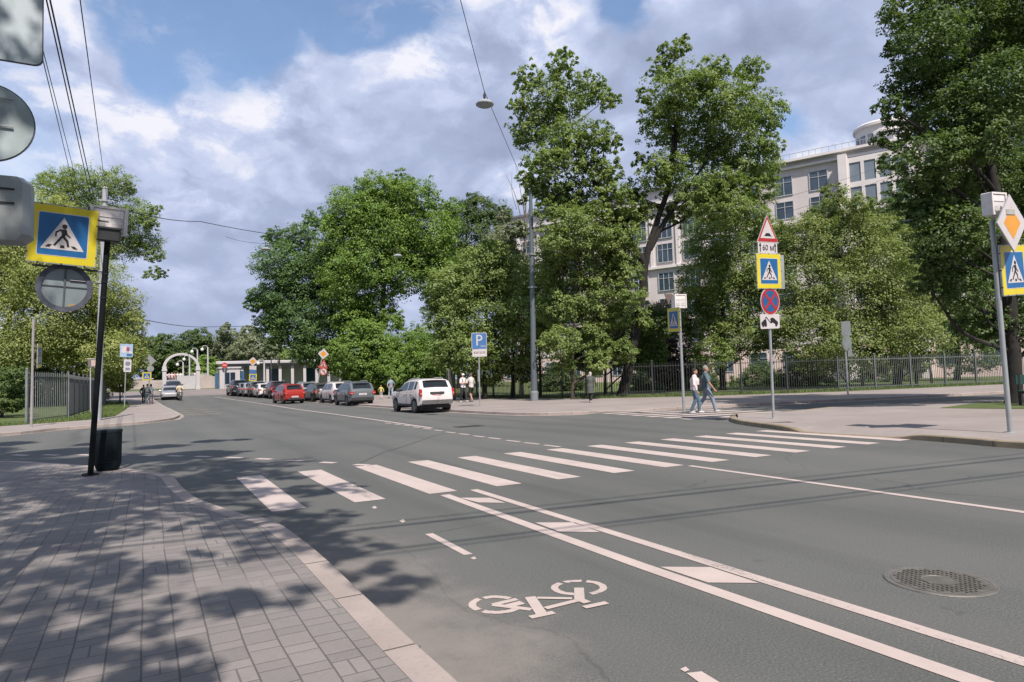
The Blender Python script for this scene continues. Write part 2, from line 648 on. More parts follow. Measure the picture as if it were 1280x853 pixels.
def kerb(line, mat, width=.16, h=.125, side=1, heights=None):
    """row of kerb stones along a polyline; side=+1 puts the stones to the left of the line"""
    line = [np.array(p[:2], float) for p in line]
    L = [0.0]
    for a, b in zip(line, line[1:]):
        L.append(L[-1] + np.linalg.norm(b - a))
    inn = []
    for i, p in enumerate(line):
        t = line[min(i + 1, len(line) - 1)] - line[max(i - 1, 0)]
        t /= np.linalg.norm(t) + 1e-9
        inn.append(p + side * width * np.array([-t[1], t[0]]))
    mb = MB()
    prof = lambda o, i, hh, z: [(*o, z - .05), (*(o + (i - o) * .02), z + hh - .018), (*(o + (i - o) * .12), z + hh), (*i, z + hh), (*i, z - .05)]
    vs, fs = [], []
    for k, (o, i) in enumerate(zip(line, inn)):
        hh = (h if heights is None else heights[k])
        vs += prof(o, i, hh, tz(o[1]))
    for k in range(len(line) - 1):
        for q in range(4):
            fs.append((k * 5 + q, k * 5 + q + 1, k * 5 + 6 + q, k * 5 + 5 + q))
    fs += [(0, 1, 2, 3, 4), tuple((len(line) - 1) * 5 + q for q in range(4, -1, -1))]
    mb.add(vs, fs)
    # joints between the stones, thin dark gaps
    o = mb.build('kerb', mat)
    tag(o, kind='structure')
    jm = MB()
    s = .5
    while s < L[-1]:
        k = max(i for i in range(len(L)) if L[i] <= s)
        k = min(k, len(line) - 2)
        t = (s - L[k]) / (L[k + 1] - L[k] + 1e-9)
        a = line[k] + (line[k + 1] - line[k]) * t
        b = inn[k] + (inn[k + 1] - inn[k]) * t
        d = (line[k + 1] - line[k])
        d /= np.linalg.norm(d) + 1e-9
        hh = h if heights is None else heights[k] + (heights[k + 1] - heights[k]) * t
        z = tz(a[1]) + hh + .002
        e = d * .006
        oo = a - (b - a) * .02
        jm.add([(*(oo - e), z - hh - .01), (*(oo + e), z - hh - .01), (*(oo + e), z - .016), (*(oo - e), z - .016)], [(0, 1, 2, 3)])
        jm.add([(*(a + (b - a) * .12 - e), z), (*(a + (b - a) * .12 + e), z), (*(b + e), z), (*(b - e), z)], [(0, 1, 2, 3)])
        s += 1.0
    if jm.v:
        j = jm.build('kerb_joint', M('kerb_joint_dirt', (.10, .09, .08), .9))
        tag(j, kind='structure')
    return inn


# ------------------------------------------------------------------ light and sky
SUN_EL, SUN_AZ = 53.0, 187.0          # azimuth from +Y towards +X
S = Vector((math.sin(R_(SUN_AZ)) * math.cos(R_(SUN_EL)), math.cos(R_(SUN_AZ)) * math.cos(R_(SUN_EL)), math.sin(R_(SUN_EL))))
sl = bpy.data.lights.new('sun', 'SUN')
sl.energy = 4.9
sl.angle = R_(.55)
sl.color = (1.0, .90, .82)
sun = bpy.data.objects.new('sun', sl)
COL.objects.link(sun)
sun.rotation_euler = S.to_track_quat('Z', 'Y').to_euler()
sun.location = (0, -20, 40)

world = bpy.data.worlds.new('World')
scene.world = world
world.use_nodes = True
wt = world.node_tree
wt.nodes.clear()


class W(N):
    def __init__(s):
        s.nt = wt


g = W()
out = g.new('ShaderNodeOutputWorld')
sky = g.new('ShaderNodeTexSky', sky_type='NISHITA')
sky.sun_disc = False
sky.sun_elevation = R_(SUN_EL)
sky.sun_rotation = R_(SUN_AZ)
sky.air_density = 1.0
sky.dust_density = 1.0
sky.ozone_density = 2.2
bg1 = g.new('ShaderNodeBackground')
bg1.inputs['Strength'].default_value = .135
g.link(sky.outputs[0], bg1.inputs['Color'])
tc = g.new('ShaderNodeTexCoord').outputs['Generated']
sp = g.new('ShaderNodeSeparateXYZ')
g.link(tc, sp.inputs[0])
az = g.math('ARCTAN2', sp.outputs[0], sp.outputs[1])
el = g.math('ARCSINE', sp.outputs[2])
cmb = g.new('ShaderNodeCombineXYZ')
g.link(g.math('MULTIPLY', az, 1.0), cmb.inputs[0])
g.link(g.math('MULTIPLY', el, 1.55), cmb.inputs[1])
cv = cmb.outputs[0]
wn = g.new('ShaderNodeTexNoise')
wn.inputs['Scale'].default_value = 5.0
wn.inputs['Detail'].default_value = 7
wn.inputs['Roughness'].default_value = .62
g.link(cv, wn.inputs['Vector'])
sub = g.new('ShaderNodeVectorMath', operation='SUBTRACT')
g.link(wn.outputs['Color'], sub.inputs[0])
sub.inputs[1].default_value = (.5, .5, .5)
scl = g.new('ShaderNodeVectorMath', operation='SCALE')
scl.inputs['Scale'].default_value = .13
g.link(sub.outputs[0], scl.inputs[0])
add = g.new('ShaderNodeVectorMath', operation='ADD')
g.link(cv, add.inputs[0])
g.link(scl.outputs[0], add.inputs[1])
wv = add.outputs[0]                                  # warped sky coordinates
wsp = g.new('ShaderNodeSeparateXYZ')
g.link(wv, wsp.inputs[0])


def azel(x, y):
    d = ray(x, y)
    d = d / np.linalg.norm(d)
    return math.atan2(d[0], d[1]), math.asin(d[2]) * 1.55


def blob(x, y, rx, ry, soft=1.0, warped=True):
    """soft patch of sky round a bearing and height; rx, ry in degrees"""
    a, e = azel(x, y)
    src = wsp if warped else None
    u = g.math('DIVIDE', g.math('SUBTRACT', src.outputs[0], a), R_(rx))
    v = g.math('DIVIDE', g.math('SUBTRACT', src.outputs[1], e), R_(ry) * 1.55)
    r = g.math('SQRT', g.math('ADD', g.math('MULTIPLY', u, u), g.math('MULTIPLY', v, v)))
    return g.step(r, 1.0 + soft * .5, 1.0 - soft * .5)


def union(lst):
    r = lst[0]
    for q in lst[1:]:
        r = g.math('MAXIMUM', r, q)
    return r


holes = union([blob(255, 18, 8.0, 5.0, .35), blob(430, -5, 9.5, 3.6, .3), blob(200, 66, 3.0, 3.2, .5), blob(785, 8, 2.2, 2.2, .8),
               blob(990, 155, 1.6, 1.0, 1.4), blob(-400, 100, 15, 8, 1), blob(1800, 60, 18, 9, 1)])
n1 = g.noise(wv, 3.6, 8, .58)
n2 = g.noise(wv, 9.0, 7, .6)
n3 = g.noise(cv, 1.7, 4, .5)
wispy = g.step(n1, .36, .56)
holem = g.math('MULTIPLY', holes, g.math('SUBTRACT', 1.0, g.math('MULTIPLY', g.step(n2, .52, .75), .5)))
cloud = g.math('SUBTRACT', 1.0, g.math('MULTIPLY', holem, .93), clamp=True)
bright = union([blob(285, 120, 9, 4.6, 1.6), g.math('MULTIPLY', blob(300, 170, 17, 8, 1.9), .55), blob(355, 62, 2.6, 3.0, 1.3), blob(160, 150, 6, 3.5, 1.8), blob(640, 30, 7, 5, 1.7), blob(650, 225, 4, 2, 1.8),
                blob(60, 150, 8, 8, 1.9), blob(545, 55, 5, 4.5, 1.6), blob(985, 215, 8, 3, 1.8), blob(230, 250, 6, 2, 1.8)])
dark = union([blob(565, 130, 6, 4.2, 1.7), blob(1060, 70, 8, 4.0, 1.6), blob(740, 130, 5, 5.5, 1.7), blob(300, 300, 16, 3.2, 1.9), blob(480, 190, 10, 3.4, 1.9),
              blob(930, 60, 7, 4, 1.9), blob(590, 190, 5, 2, 1.9)])
# heaped cloud: rounded lobes lit from above, darker flat bases
def puff(scale, sm):
    v = g.new('ShaderNodeTexVoronoi', feature='SMOOTH_F1', voronoi_dimensions='2D')
    v.inputs['Scale'].default_value = scale
    v.inputs['Smoothness'].default_value = sm
    g.link(wv, v.inputs['Vector'])
    return g.math('SUBTRACT', 1.0, g.math('MULTIPLY', v.outputs['Distance'], 1.5), clamp=True)


heap = g.math('ADD', g.math('ADD', g.math('MULTIPLY', puff(4.5, .35), .55), g.math('MULTIPLY', puff(11, .35), .35)), g.math('MULTIPLY', puff(25, .4), .22))
up = g.new('ShaderNodeVectorMath', operation='ADD')
g.link(wv, up.inputs[0])
up.inputs[1].default_value = (.012, .030, 0)
n1u = g.noise(up.outputs[0], 3.6, 8, .58)
relief = g.math('MULTIPLY', g.math('SUBTRACT', n1, n1u), 1.2)
lum = g.math('ADD', g.math('MULTIPLY', g.step(n1, .32, .68), .20), g.math('MULTIPLY', g.math('SUBTRACT', heap, .35), .62))
lum = g.math('ADD', lum, relief)
lum = g.math('ADD', lum, .31)
lum = g.math('ADD', lum, g.math('MULTIPLY', bright, g.math('ADD', .10, g.math('MULTIPLY', g.step(n2, .38, .60), .42))))
lum = g.math('SUBTRACT', lum, g.math('MULTIPLY', dark, g.math('ADD', .10, g.math('MULTIPLY', g.step(n1, .3, .7), .16))), clamp=True)
rp = g.new('ShaderNodeValToRGB')
g.link(lum, rp.inputs['Fac'])
ce = rp.color_ramp.elements
ce[0].position, ce[0].color = 0.0, (.275, .325, .46, 1)
ce[1].position, ce[1].color = 1.0, (.80, .80, .875, 1)
k = ce.new(.38); k.color = (.375, .435, .615, 1)
k = ce.new(.70); k.color = (.52, .585, .78, 1)
bg2 = g.new('ShaderNodeBackground')
g.link(rp.outputs[0], bg2.inputs['Color'])
bg2.inputs['Strength'].default_value = .80
mx = g.new('ShaderNodeMixShader')
g.link(cloud, mx.inputs[0])
g.link(bg1.outputs[0], mx.inputs[1])
g.link(bg2.outputs[0], mx.inputs[2])
g.link(mx.outputs[0], out.inputs['Surface'])

scene.view_settings.view_transform = 'Standard'
scene.view_settings.look = 'None'
scene.view_settings.exposure = 0.50
scene.view_settings.gamma = 1.0
scene.view_settings.use_curve_mapping = False
cy = scene.cycles
cy.max_bounces = 5
cy.diffuse_bounces = 3
cy.glossy_bounces = 2
cy.transmission_bounces = 3
cy.transparent_max_bounces = 4
cy.use_denoising = True

# ------------------------------------------------------------------ ground, road, footways
gm = MB()
gm.flat([(-700, -500, -.06), (900, -500, -.06), (900, 46, -.06), (-700, 46, -.06)])
prev = 46
for Y in list(range(52, 112, 6)) + [130, 200, 1200]:
    gm.flat([(-700, prev, tz(prev) - .06), (900, prev, tz(prev) - .06), (900, Y, tz(Y) - .06), (-700, Y, tz(Y) - .06)])
    prev = Y
tag(gm.build('ground', LAWN), kind='structure')
drape('road', [(-60, -30), (60, -30), (60, 104), (-60, 104)], 0.0, ASPHALT)

def ramp(line, hts, full, side, mat, w=.7):
    """sloping strip from the kerb up to full footway height; returns its inner edge"""
    mb, out_ = MB(), []
    for i, p in enumerate(line):
        t = line[min(i + 1, len(line) - 1)] - line[max(i - 1, 0)]
        t = t / (np.linalg.norm(t) + 1e-9)
        out_.append(p + side * w * np.array([-t[1], t[0]]))
    for i in range(len(line) - 1):
        a, b, c, d = line[i], line[i + 1], out_[i + 1], out_[i]
        mb.flat([(*a, tz(a[1]) + hts[i] - .004), (*b, tz(b[1]) + hts[i + 1] - .004), (*c, tz(c[1]) + full), (*d, tz(d[1]) + full)])
    tag(mb.build('footway', mat), kind='structure')
    return out_


KH = .10
near = [at(x, y, KH)[:2] for x, y in [(580, 853), (520, 800), (455, 740), (389, 680), (335, 643), (309, 635.5), (275, 625), (247, 615), (227, 601), (213, 593), (178.5, 588), (158, 585), (96, 580.6), (51, 578), (0, 576)]]
near = [np.array([near[0][0], -25.0]), np.array([near[0][0], -10.0]), np.array([near[0][0], -4.0]), np.array([near[0][0], -.5]), np.array([near[0][0], 1.6])] + near + [np.array([near[-1][0] - 3, near[-1][1] + 2.6]), np.array([-16, 25.5]), np.array([-40, 27])]
near = spline(near, 4)
hs = []
for p in near:
    d = abs(p[1] - 9.9)
    hs.append(.03 + .07 * min(1, max(0, (d - 1.6) / 1.0)) if p[1] < 13 else .10)
inn = kerb(near, KERB, .20, .10, 1, hs)
nearwalk = bpy.data.objects
inn2 = ramp(inn, hs, KH - .004, 1, PAVER, .5)
drape('sidewalk_paving', [(*p, 0) for p in inn2] + [(-40, 20), (-40, -25)], KH - .004, PAVER)

FK = .12
farl = [np.array(p, float) for p in [(-40, 27.5), (-20, 29), (-9, 30.0)]] + [at(x, y, .0)[:2] for x, y in [(0, 545.5), (70, 538.5), (140, 533), (180, 530), (208, 526.5), (221, 523.5), (223, 518.5), (203, 507.5), (191, 499)]]
farl[3:] = farl[3:]
farl += [np.array([1.3, 80.0]), np.array([-2, 84.0]), np.array([-40, 85.0])]
farl = spline(farl, 4)
inl = kerb(farl, KERB, .16, FK, 1)
lawnl = [(-40, 36), (-14, 38)] + [tuple(at(x, y, FK)[:2]) for x, y in [(0, 533), (60, 529), (110, 525), (143.5, 520.5), (162.5, 507.5)]] + [(-1.6, 72), (-2.5, 79), (-40, 80)]
drape('footway', [(*p, 0) for p in inl], FK - .004, WALK)
drape('lawn', lawnl, FK + .012, LAWN, down=.1)

farr = [np.array(p, float) for p in [(11.6, 84), (12.0, 70), (12.5, 55), (12.6, 38.2), (12.75, 30)]] + [at(x, y)[:2] for x, y in [(620, 518.3), (665, 519.5), (700, 519), (730, 518), (755, 515.5)]] + [np.array(p) for p in [(18.4, 21.6), (21.1, 20.6), (25.7, 19.8), (30.7, 18.4), (36.9, 17.2), (60, 13.5)]]
farr = spline(farr, 4)
hr = [.12 - .085 * math.exp(-((p[0] - 17.3) / 1.4) ** 2) if p[1] < 26 else .12 for p in farr]
inr = kerb(farr, KERB, .16, .12, 1, hr)
fl = [(60, 20.0), (45, 23.4), (36.5, 25.2), (33.5, 26.4), (28.6, 29.0), (24.6, 33.2), (23.6, 37), (22.3, 45), (21.3, 60), (20.5, 84)]
inr2 = ramp(inr, hr, FK - .004, 1, WALK)
drape('footway', [(*p, 0) for p in inr2] + fl, FK - .004, WALK)
drape('lawn', fl + [(20.5, 100), (140, 100), (140, 10)], FK + .012, LAWN, down=.1)

isl = [np.array(p, float) for p in [(13.5, -25), (13.5, 2)]] + [at(x, y)[:2] for x, y in [(1280, 561.5), (1215, 556), (1153, 551), (1090, 546.5), (1000, 541.0), (965, 536.5), (935, 532.5), (918, 529), (912.5, 526), (916, 522)]] + [np.array(p, float) for p in [(17.2, 15.6), (19.0, 15.3), (22.5, 15.7), (26, 14.4), (40, 11), (60, 7)]]
isl = spline(isl, 4)
hi = []
for p in isl:
    hh = .12
    if p[0] < 14.4:
        hh = .12 - .10 * max(0, 1 - max(0, abs(p[1] - 9.6) - 1.1) / .5)
    hi.append(max(.02, hh))
ini = kerb(isl, KERBD, .16, .12, -1, hi)
k0 = next(i for i, p in enumerate(ini) if p[1] > 12.2)
ini2 = ramp(ini[:k0 + 1], hi[:k0 + 1], FK - .004, -1, WALK)
ini2[-1] = ini[k0]
ini2 = ini2 + ini[k0 + 1:]
drape('footway', [(*p, 0) for p in ini2] + [(60, -25)], FK - .004, WALK)
drape('lawn', [(22.4, 12.3), (26, 12.9), (33, 11.2), (45, 8.6), (45, -6), (26, 2), (23.2, 7.5)], FK + .012, LAWN, down=.1)

# embankment road surface beyond the junction and the dusty strip along the far gutter
drape('embankment_pavement', [(-60, 86.5), (60, 86.5), (60, 104), (-60, 104)], .004, M('embankment_surface', (.22, .19, .175), .85, var=.12, scale=.4))
drape('gutter_dust', [tuple(p - (0.02 if i < 0 else 0)) for i, p in enumerate(farr)] + [tuple(p + np.array([-.30, -.34 if p[1] < 24 else 0])) for p in farr[::-1]], .004, M('gutter_dust', (.30, .265, .235), .9, var=.25, scale=1.2))
drape('gutter_dust', [tuple(p) for p in farl[8:40]] + [tuple(p + np.array([.22 if p[1] > 37 else 0, -.35 if p[1] < 38 else 0])) for p in farl[8:40][::-1]], .004, M('gutter_dust', (.3, .26, .23)))

# ------------------------------------------------------------------ road markings (thin sheets of paint)
FITX0, FITY0, FITL, SK, SW = .32267, 8.57474, 3.65249, -.031517, .4
mk = MB()
for k in range(1, 14):
    X = FITX0 + k
    # the road is slightly crowned in the photo; keep straight stripes
    q = [(X, FITY0 + SK * X), (X + SW, FITY0 + SK * (X + SW)), (X + SW, FITY0 + SK * (X + SW) + FITL), (X, FITY0 + SK * X + FITL)]
    mk.flat(q, .004)
tag(mk.build('crosswalk_marking', PAINT, fix=False), kind='structure')
mk = MB()
for k in range(7):
    Y = 16.0 + k * 1.0
    mk.flat([(15.4 + .1 * k, Y + .30), (20.2, Y - .62), (20.2, Y - .14), (15.4 + .1 * k, Y + .78)], .004)
tag(mk.build('crosswalk_marking', PAINT, fix=False), kind='structure')
mk = MB()


def strip(pts, w, z=.004):
    pts = [np.array(p[:2], float) for p in pts]
    for a, b in zip(pts, pts[1:]):
        d = b - a
        d /= np.linalg.norm(d)
        nrm = np.array([-d[1], d[0]]) * w / 2
        n = max(1, int(np.linalg.norm(b - a) / 3) if max(a[1], b[1]) > 44 else 1)
        for i in range(n):
            p, q = a + (b - a) * i / n, a + (b - a) * (i + 1) / n
            mk.flat([(*(p + nrm), tz(p[1]) + z), (*(p - nrm), tz(p[1]) + z), (*(q - nrm), tz(q[1]) + z), (*(q + nrm), tz(q[1]) + z)])


G = lambda x, y: at(x, y)[:2]
a, b = G(556, 619), G(1219, 852)
strip([a, G(800, 707), b, b + np.array([-.02, -20])], .13)
a, b = G(592, 612.3), G(1280, 828)
strip([a, G(800, 677), b, b + np.array([-.02, -20])], .115)
strip([G(862, 582.5), G(1280, 640.5), (7.72, 0), (7.7, -20)], .11)
for x, y in [(531.5, 667.5)]:
    pass
q = [G(531, 668), G(541, 667), G(591, 693), G(580, 694.5)]
mk.flat([(*p, 0) for p in q], .004)
q = [G(858, 842), G(877, 840), G(930, 872), G(910, 880)]
mk.flat([(*p, 0) for p in q], .004)
for c in ([(575, 622.5), (612, 622.5), (632, 629), (598, 628.5)], [(668.7, 653.6), (718.7, 653.6), (750, 665.6), (699, 665)], [(825, 709), (888, 709.5), (949, 729.5), (885, 728.5)]):
    mk.flat([(*G(*p), 0) for p in c], .004)
for x, y, w in [(468, 634.5, 7), (503, 651.5, 8), (592, 698, 8), (856, 837, 12)]:
    mk.flat([(*G(x - w / 2, y), 0), (*G(x, y + w * .28), 0), (*G(x + w / 2, y + w * .1), 0), (*G(x + w * .1, y - w * .25), 0)], .004)
tag(mk.build('lane_marking', PAINT, fix=False), kind='structure')
mk = MB()
strip([G(540, 535.3), G(480, 526.5), G(420, 518.2), G(380, 513), G(340, 506.8), G(310, 502.3), G(285, 498.6), G(268, 496.4)], .14)
for x, y in [(20, 237), (68, 243), (115, 249), (162, 257), (215, 265), (272, 273), (333, 283), (400, 292), (475, 303), (552, 313), (645, 326), (738, 338), (840, 351)]:
    c = G(480 + x / 4, 470 + y / 4)
    strip([c - np.array([-.02, .30]), c + np.array([-.02, .30])], .11)
xs = [(26, 569.2), (64, 569), (108, 569), (148, 569.2), (186, 569.7), (219, 570.2), (254, 571), (292.5, 572.3), (330, 574), (369, 576), (410, 578.5), (452, 581.3)]
for x, y in xs:
    strip([G(x - 9, y - .35), G(x + 9, y + .35)], .17)
for k in range(9):
    a = G(264 + 8.5 * k, 495.4 + .1 * k)
    strip([a, a + np.array([.9, 0])], .35)
tag(mk.build('centre_line_marking', PAINT, fix=False), kind='structure')
mk = MB()
for k in range(4):
    strip([(2.0, 44 + 4.2 * k), (3.8, 42.4 + 4.2 * k)], .5)
tag(mk.build('worn_yellow_marking', M('worn_yellow_paint', (.26, .22, .15), .8, var=.35, scale=1.5), fix=False), kind='structure')

# bicycle symbol, stencilled
mk = MB()
mz = .0035
Z5 = lambda x, y: G(500 + x / 3.2, 640 + y / 3.2)


def gline(px, w):
    global mz
    mz += .0003
    strip([Z5(*p) for p in px], w, mz)


def garc(cx, cy, rx, ry, a0, a1, w):
    n = 14
    pts = [Z5(cx + rx * math.cos(R_(a0 + (a1 - a0) * i / n)), cy + ry * math.sin(R_(a0 + (a1 - a0) * i / n))) for i in range(n + 1)]
    c = Z5(cx, cy)
    L, Rr = [], []
    for p in pts:
        d = p - c
        d = d / np.linalg.norm(d)
        L.append(p + d * w / 2); Rr.append(p - d * w / 2)
    for i in range(n):
        mk.flat([(*L[i], mz), (*L[i + 1], mz), (*Rr[i + 1], mz), (*Rr[i], mz)])


for a0, a1 in ((20, 122), (136, 226), (238, 305)):
    garc(384, 372, 95, 31, a0, a1, .052)
for a0, a1 in ((-72, 62), (100, 222), (234, 276)):
    garc(716, 304, 98, 27, a0, a1, .052)
gline([(370, 372), (468, 350)], .05)
gline([(370, 372), (525, 391)], .05)
gline([(425, 380), (490, 364)], .07)
gline([(520, 342), (566, 408)], .075)
gline([(520, 424), (616, 403)], .055)
gline([(548, 346), (688, 348)], .04)
gline([(582, 388), (716, 354)], .05)
gline([(716, 306), (718, 352)], .07)
gline([(716, 350), (750, 366)], .06)
gline([(736, 384), (828, 366)], .055)
tag(mk.build('bicycle_marking', PAINT, fix=False), kind='structure')
# dark trace of a cut across the junction, painted-over tar line
mk = MB()
strip([G(565, 540), G(545, 544), G(505, 558), G(480, 565.5), G(445, 581)], .05, .003)
tag(mk.build('tar_line', M('tar_seal', (.075, .078, .077), .7), fix=False), kind='structure')


# ------------------------------------------------------------------ manhole covers
def manhole(c, r, label):
    t = thing('manhole_cover', label, 'manhole', (c[0], c[1], .004), .5)
    iron = M('cast_iron', (.15, .147, .132), .6, .3, .3, 9, .4)
    mb = MB()
    n = 40
    mb.lathe((0, 0, 0), [(r, -.002), (r * .985, .005), (r * .90, .005), (r * .885, .002)], n)
    mb.build('frame', M('iron_frame', (.155, .15, .135), .6, .2, .25, 7), t)
    mb = MB()
    mb.lathe((0, 0, 0), [(r * .865, 0), (r * .865, .005), (r * .80, .005), (r * .79, .003)], n)
    lid = mb.build('lid', iron, t)
    mb = MB()
    for i in range(-12, 13):
        for j in range(-12, 13):
            x, y = i * r / 13, j * r / 13
            d = math.hypot(x, y)
            if .34 * r < d < .77 * r and (i + j) % 2 == 0:
                mb.box((x, y, .006), (r * .062, r * .062, .007), .78)
    mb.lathe((0, 0, 0), [(r * .33, .003), (r * .33, .010), (r * .30, .010), (r * .29, .0065)], 30)
    mb.build('tread_pattern', M('worn_iron', (.17, .16, .14), .5, .4, .2, 8), lid)
    return t


c = at(1174, 727)
manhole(c, .345, 'round cast iron manhole cover with raised tread dots, near the double line')
c = at(586, 533.3)
t = thing('drain_grate', 'small dark flat drain grate in the asphalt beyond the dashed line', 'grate', (c[0], c[1], .003))
mb = MB(); mb.box((0, 0, .003), (.9, .55, .006)); mb.build('frame', M('dark_iron', (.03, .03, .03), .7), t)
mb = MB()
for k in range(9):
    mb.box((-.36 + .09 * k, 0, .008), (.035, .45, .006))
mb.build('slat_panel', M('worn_dark_iron', (.06, .06, .058), .6), t)


# ------------------------------------------------------------------ trees
LEAF = {
    'pale': leaf_mat('leaves_pale', (.11, .15, .035, 1), (.31, .335, .12, 1)),
    'mid': leaf_mat('leaves_mid', (.076, .128, .028, 1), (.220, .272, .085, 1)),
    'bright': leaf_mat('leaves_bright', (.064, .130, .022, 1), (.19, .275, .055, 1)),
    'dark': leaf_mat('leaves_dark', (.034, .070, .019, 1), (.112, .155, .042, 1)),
    'blue': leaf_mat('leaves_bluish', (.044, .095, .030, 1), (.120, .195, .055, 1)),
    'lime': leaf_mat('leaves_lime', (.085, .13, .033, 1), (.215, .25, .085, 1)),
    'purple': leaf_mat('leaves_purple', (.044, .030, .036, 1), (.12, .08, .085, 1), .2),
    'grey': leaf_mat('leaves_greyish', (.10, .125, .07, 1), (.22, .245, .15, 1)),
}


DENS = 2.1


def leaf_mesh(name, blobs, n, size, mat, parent, seed, airy=.5, droop=0.0, clump=.30):
    rng = np.random.default_rng(seed)
    B = np.array(blobs, float)
    n = int(n * DENS)
    size = size * .80
    w = (B[:, 3] * B[:, 5]) ** 1.0
    w /= w.sum()
    P, NR, TI = [], [], []
    for b, wt_ in zip(B, w):
        nb = int(n * wt_)
        per = 30
        nc = max(4, nb // per)
        d = rng.normal(size=(nc, 3))
        d /= np.linalg.norm(d, axis=1)[:, None]
        fac = (airy + (1.08 - airy) * rng.random(nc) ** .6)[:, None]
        fac = fac * np.where(rng.random(nc) < .14, rng.uniform(1.04, 1.32, nc), 1.0)[:, None]
        cc = b[:3] + d * b[3:6] * fac
        cr = np.clip(clump * min(b[3:6]), .12, .85) * rng.uniform(.6, 1.35, nc)
        ct = rng.random(nc)
        idx = np.repeat(np.arange(nc), per)
        off = rng.normal(size=(len(idx), 3))
        off /= np.linalg.norm(off, axis=1)[:, None] + 1e-9
        off *= (rng.random(len(idx)) ** .45)[:, None]
        off[:, 2] *= .62
        p = cc[idx] + off * cr[idx][:, None]
        p[:, 2] -= droop * (np.abs(off[:, 0]) + np.abs(off[:, 1])) * cr[idx]
        nr = .6 * off + .45 * d[idx] + np.array([0, -.15, .75]) + .5 * rng.normal(size=off.shape)
        P.append(p); NR.append(nr); TI.append(np.clip(.65 * ct[idx] + .35 * rng.random(len(idx)), 0, 1))
    P = np.concatenate(P); NR = np.concatenate(NR); TI = np.concatenate(TI)
    NR /= np.linalg.norm(NR, axis=1)[:, None] + 1e-9
    k = len(P)
    t = np.cross(NR, rng.normal(size=(k, 3)))
    t /= np.linalg.norm(t, axis=1)[:, None] + 1e-9
    b = np.cross(NR, t)
    s = (size * rng.uniform(.6, 1.3, k))[:, None]
    V = np.empty((k, 4, 3))
    V[:, 0] = P - t * s * .5
    V[:, 1] = P + b * s * .30 + NR * s * .07 - t * s * .05
    V[:, 2] = P + t * s * .5 - np.array([0, 0, 1]) * s * .12
    V[:, 3] = P - b * s * .30 + NR * s * .07 - t * s * .05
    me = bpy.data.meshes.new(name)
    me.vertices.add(k * 4)
    me.vertices.foreach_set('co', V.reshape(-1).astype(np.float32))
    me.loops.add(k * 4)
    me.loops.foreach_set('vertex_index', np.arange(k * 4, dtype=np.int32))
    me.polygons.add(k)
    me.polygons.foreach_set('loop_start', np.arange(0, k * 4, 4, dtype=np.int32))
    a = me.attributes.new('tint', 'FLOAT', 'FACE')
    a.data.foreach_set('value', TI.astype(np.float32))
    me.materials.append(mat)
    me.update(calc_edges=True)
    o = bpy.data.objects.new(name, me)
    COL.objects.link(o)
    if parent is not None:
        o.parent = parent
    return o


def tree(label, base, trunk, blobs, n, size, leaf, bark=BARK, r0=.25, group=None, name='tree', seed=1, airy=.5, limbs=True, droop=0.0, cat='tree', extra=None, clump=.30):
    """base: world point; trunk: list of world points from base up; blobs: world (x,y,z,rx,ry,rz)"""
    base = np.array(base, float)
    t = thing(name, label, cat, base, group=group)
    rg = random.Random(seed)
    tr = [np.array(p, float) - base for p in trunk]
    mb = MB()
    tp = spline(tr, 5)
    H = max(.5, tp[-1][2])
    rad = [r0 * (1.25 if i == 0 else 1) * max(.22, 1 - .75 * p[2] / H) for i, p in enumerate(tp)]
    mb.tube(tp, rad, 10)
    bl = [(b[0] - base[0], b[1] - base[1], b[2] - base[2], b[3], b[4], b[5]) for b in blobs]
    allp = [(p, q) for p, q in zip(tp, rad)]
    if extra:
        for path, r in extra:
            pp = spline([np.array(q) - base for q in path], 4)
            allp += [(p, r * (1 - .8 * q / (len(pp) - 1))) for q, p in enumerate(pp)]
    if limbs:
        for b in bl:
            c = np.array(b[:3])
            # the limb leaves the trunk below the clump
            cand = [(abs(p[2] - (c[2] - .55 * np.linalg.norm((c - p)[:2]) - .4 * b[5])) + .6 * np.linalg.norm((c - p)[:2]), i) for i, (p, _r) in enumerate(allp)]
            i = min(cand)[1]
            p = allp[i][0]
            L = np.linalg.norm(c - p)
            if L > 5.5:
                continue
            r = min(allp[i][1] * .6, .022 + .013 * L)
            m1 = p + (c - p) * .35 + np.array([rg.uniform(-.12, .12) * L, rg.uniform(-.12, .12) * L, -.03 * L])
            m2_ = p + (c - p) * .7 + np.array([rg.uniform(-.1, .1) * L, rg.uniform(-.1, .1) * L, rg.uniform(-.05, .05) * L])
            lp = spline([p, m1, m2_, c], 4)
            mb.tube(lp, [r * (1 - .75 * q / (len(lp) - 1)) for q in range(len(lp))], 6)
            for _ in range(4):
                dd = np.array([rg.gauss(0, 1), rg.gauss(0, 1), rg.gauss(.3, .8)])
                dd /= np.linalg.norm(dd)
                e = c + dd * np.array(b[3:6]) * .85
                s0 = lp[rg.randint(len(lp) // 2, len(lp) - 1)]
                mb.tube([s0, (s0 + e) / 2 + dd * .06, e], [r * .38, r * .24, .008], 4, cap=False)
    if extra:
        for path, r in extra:
            pp = spline([np.array(q) - base for q in path], 4)
            mb.tube(pp, [r * (1 - .8 * q / (len(pp) - 1)) for q in range(len(pp))], 6)
    mb.build('trunk', bark, t, smooth=60, fix=False)
    leaf_mesh('crown', bl, n, size, LEAF[leaf], t, seed, airy, droop, clump)
    return t


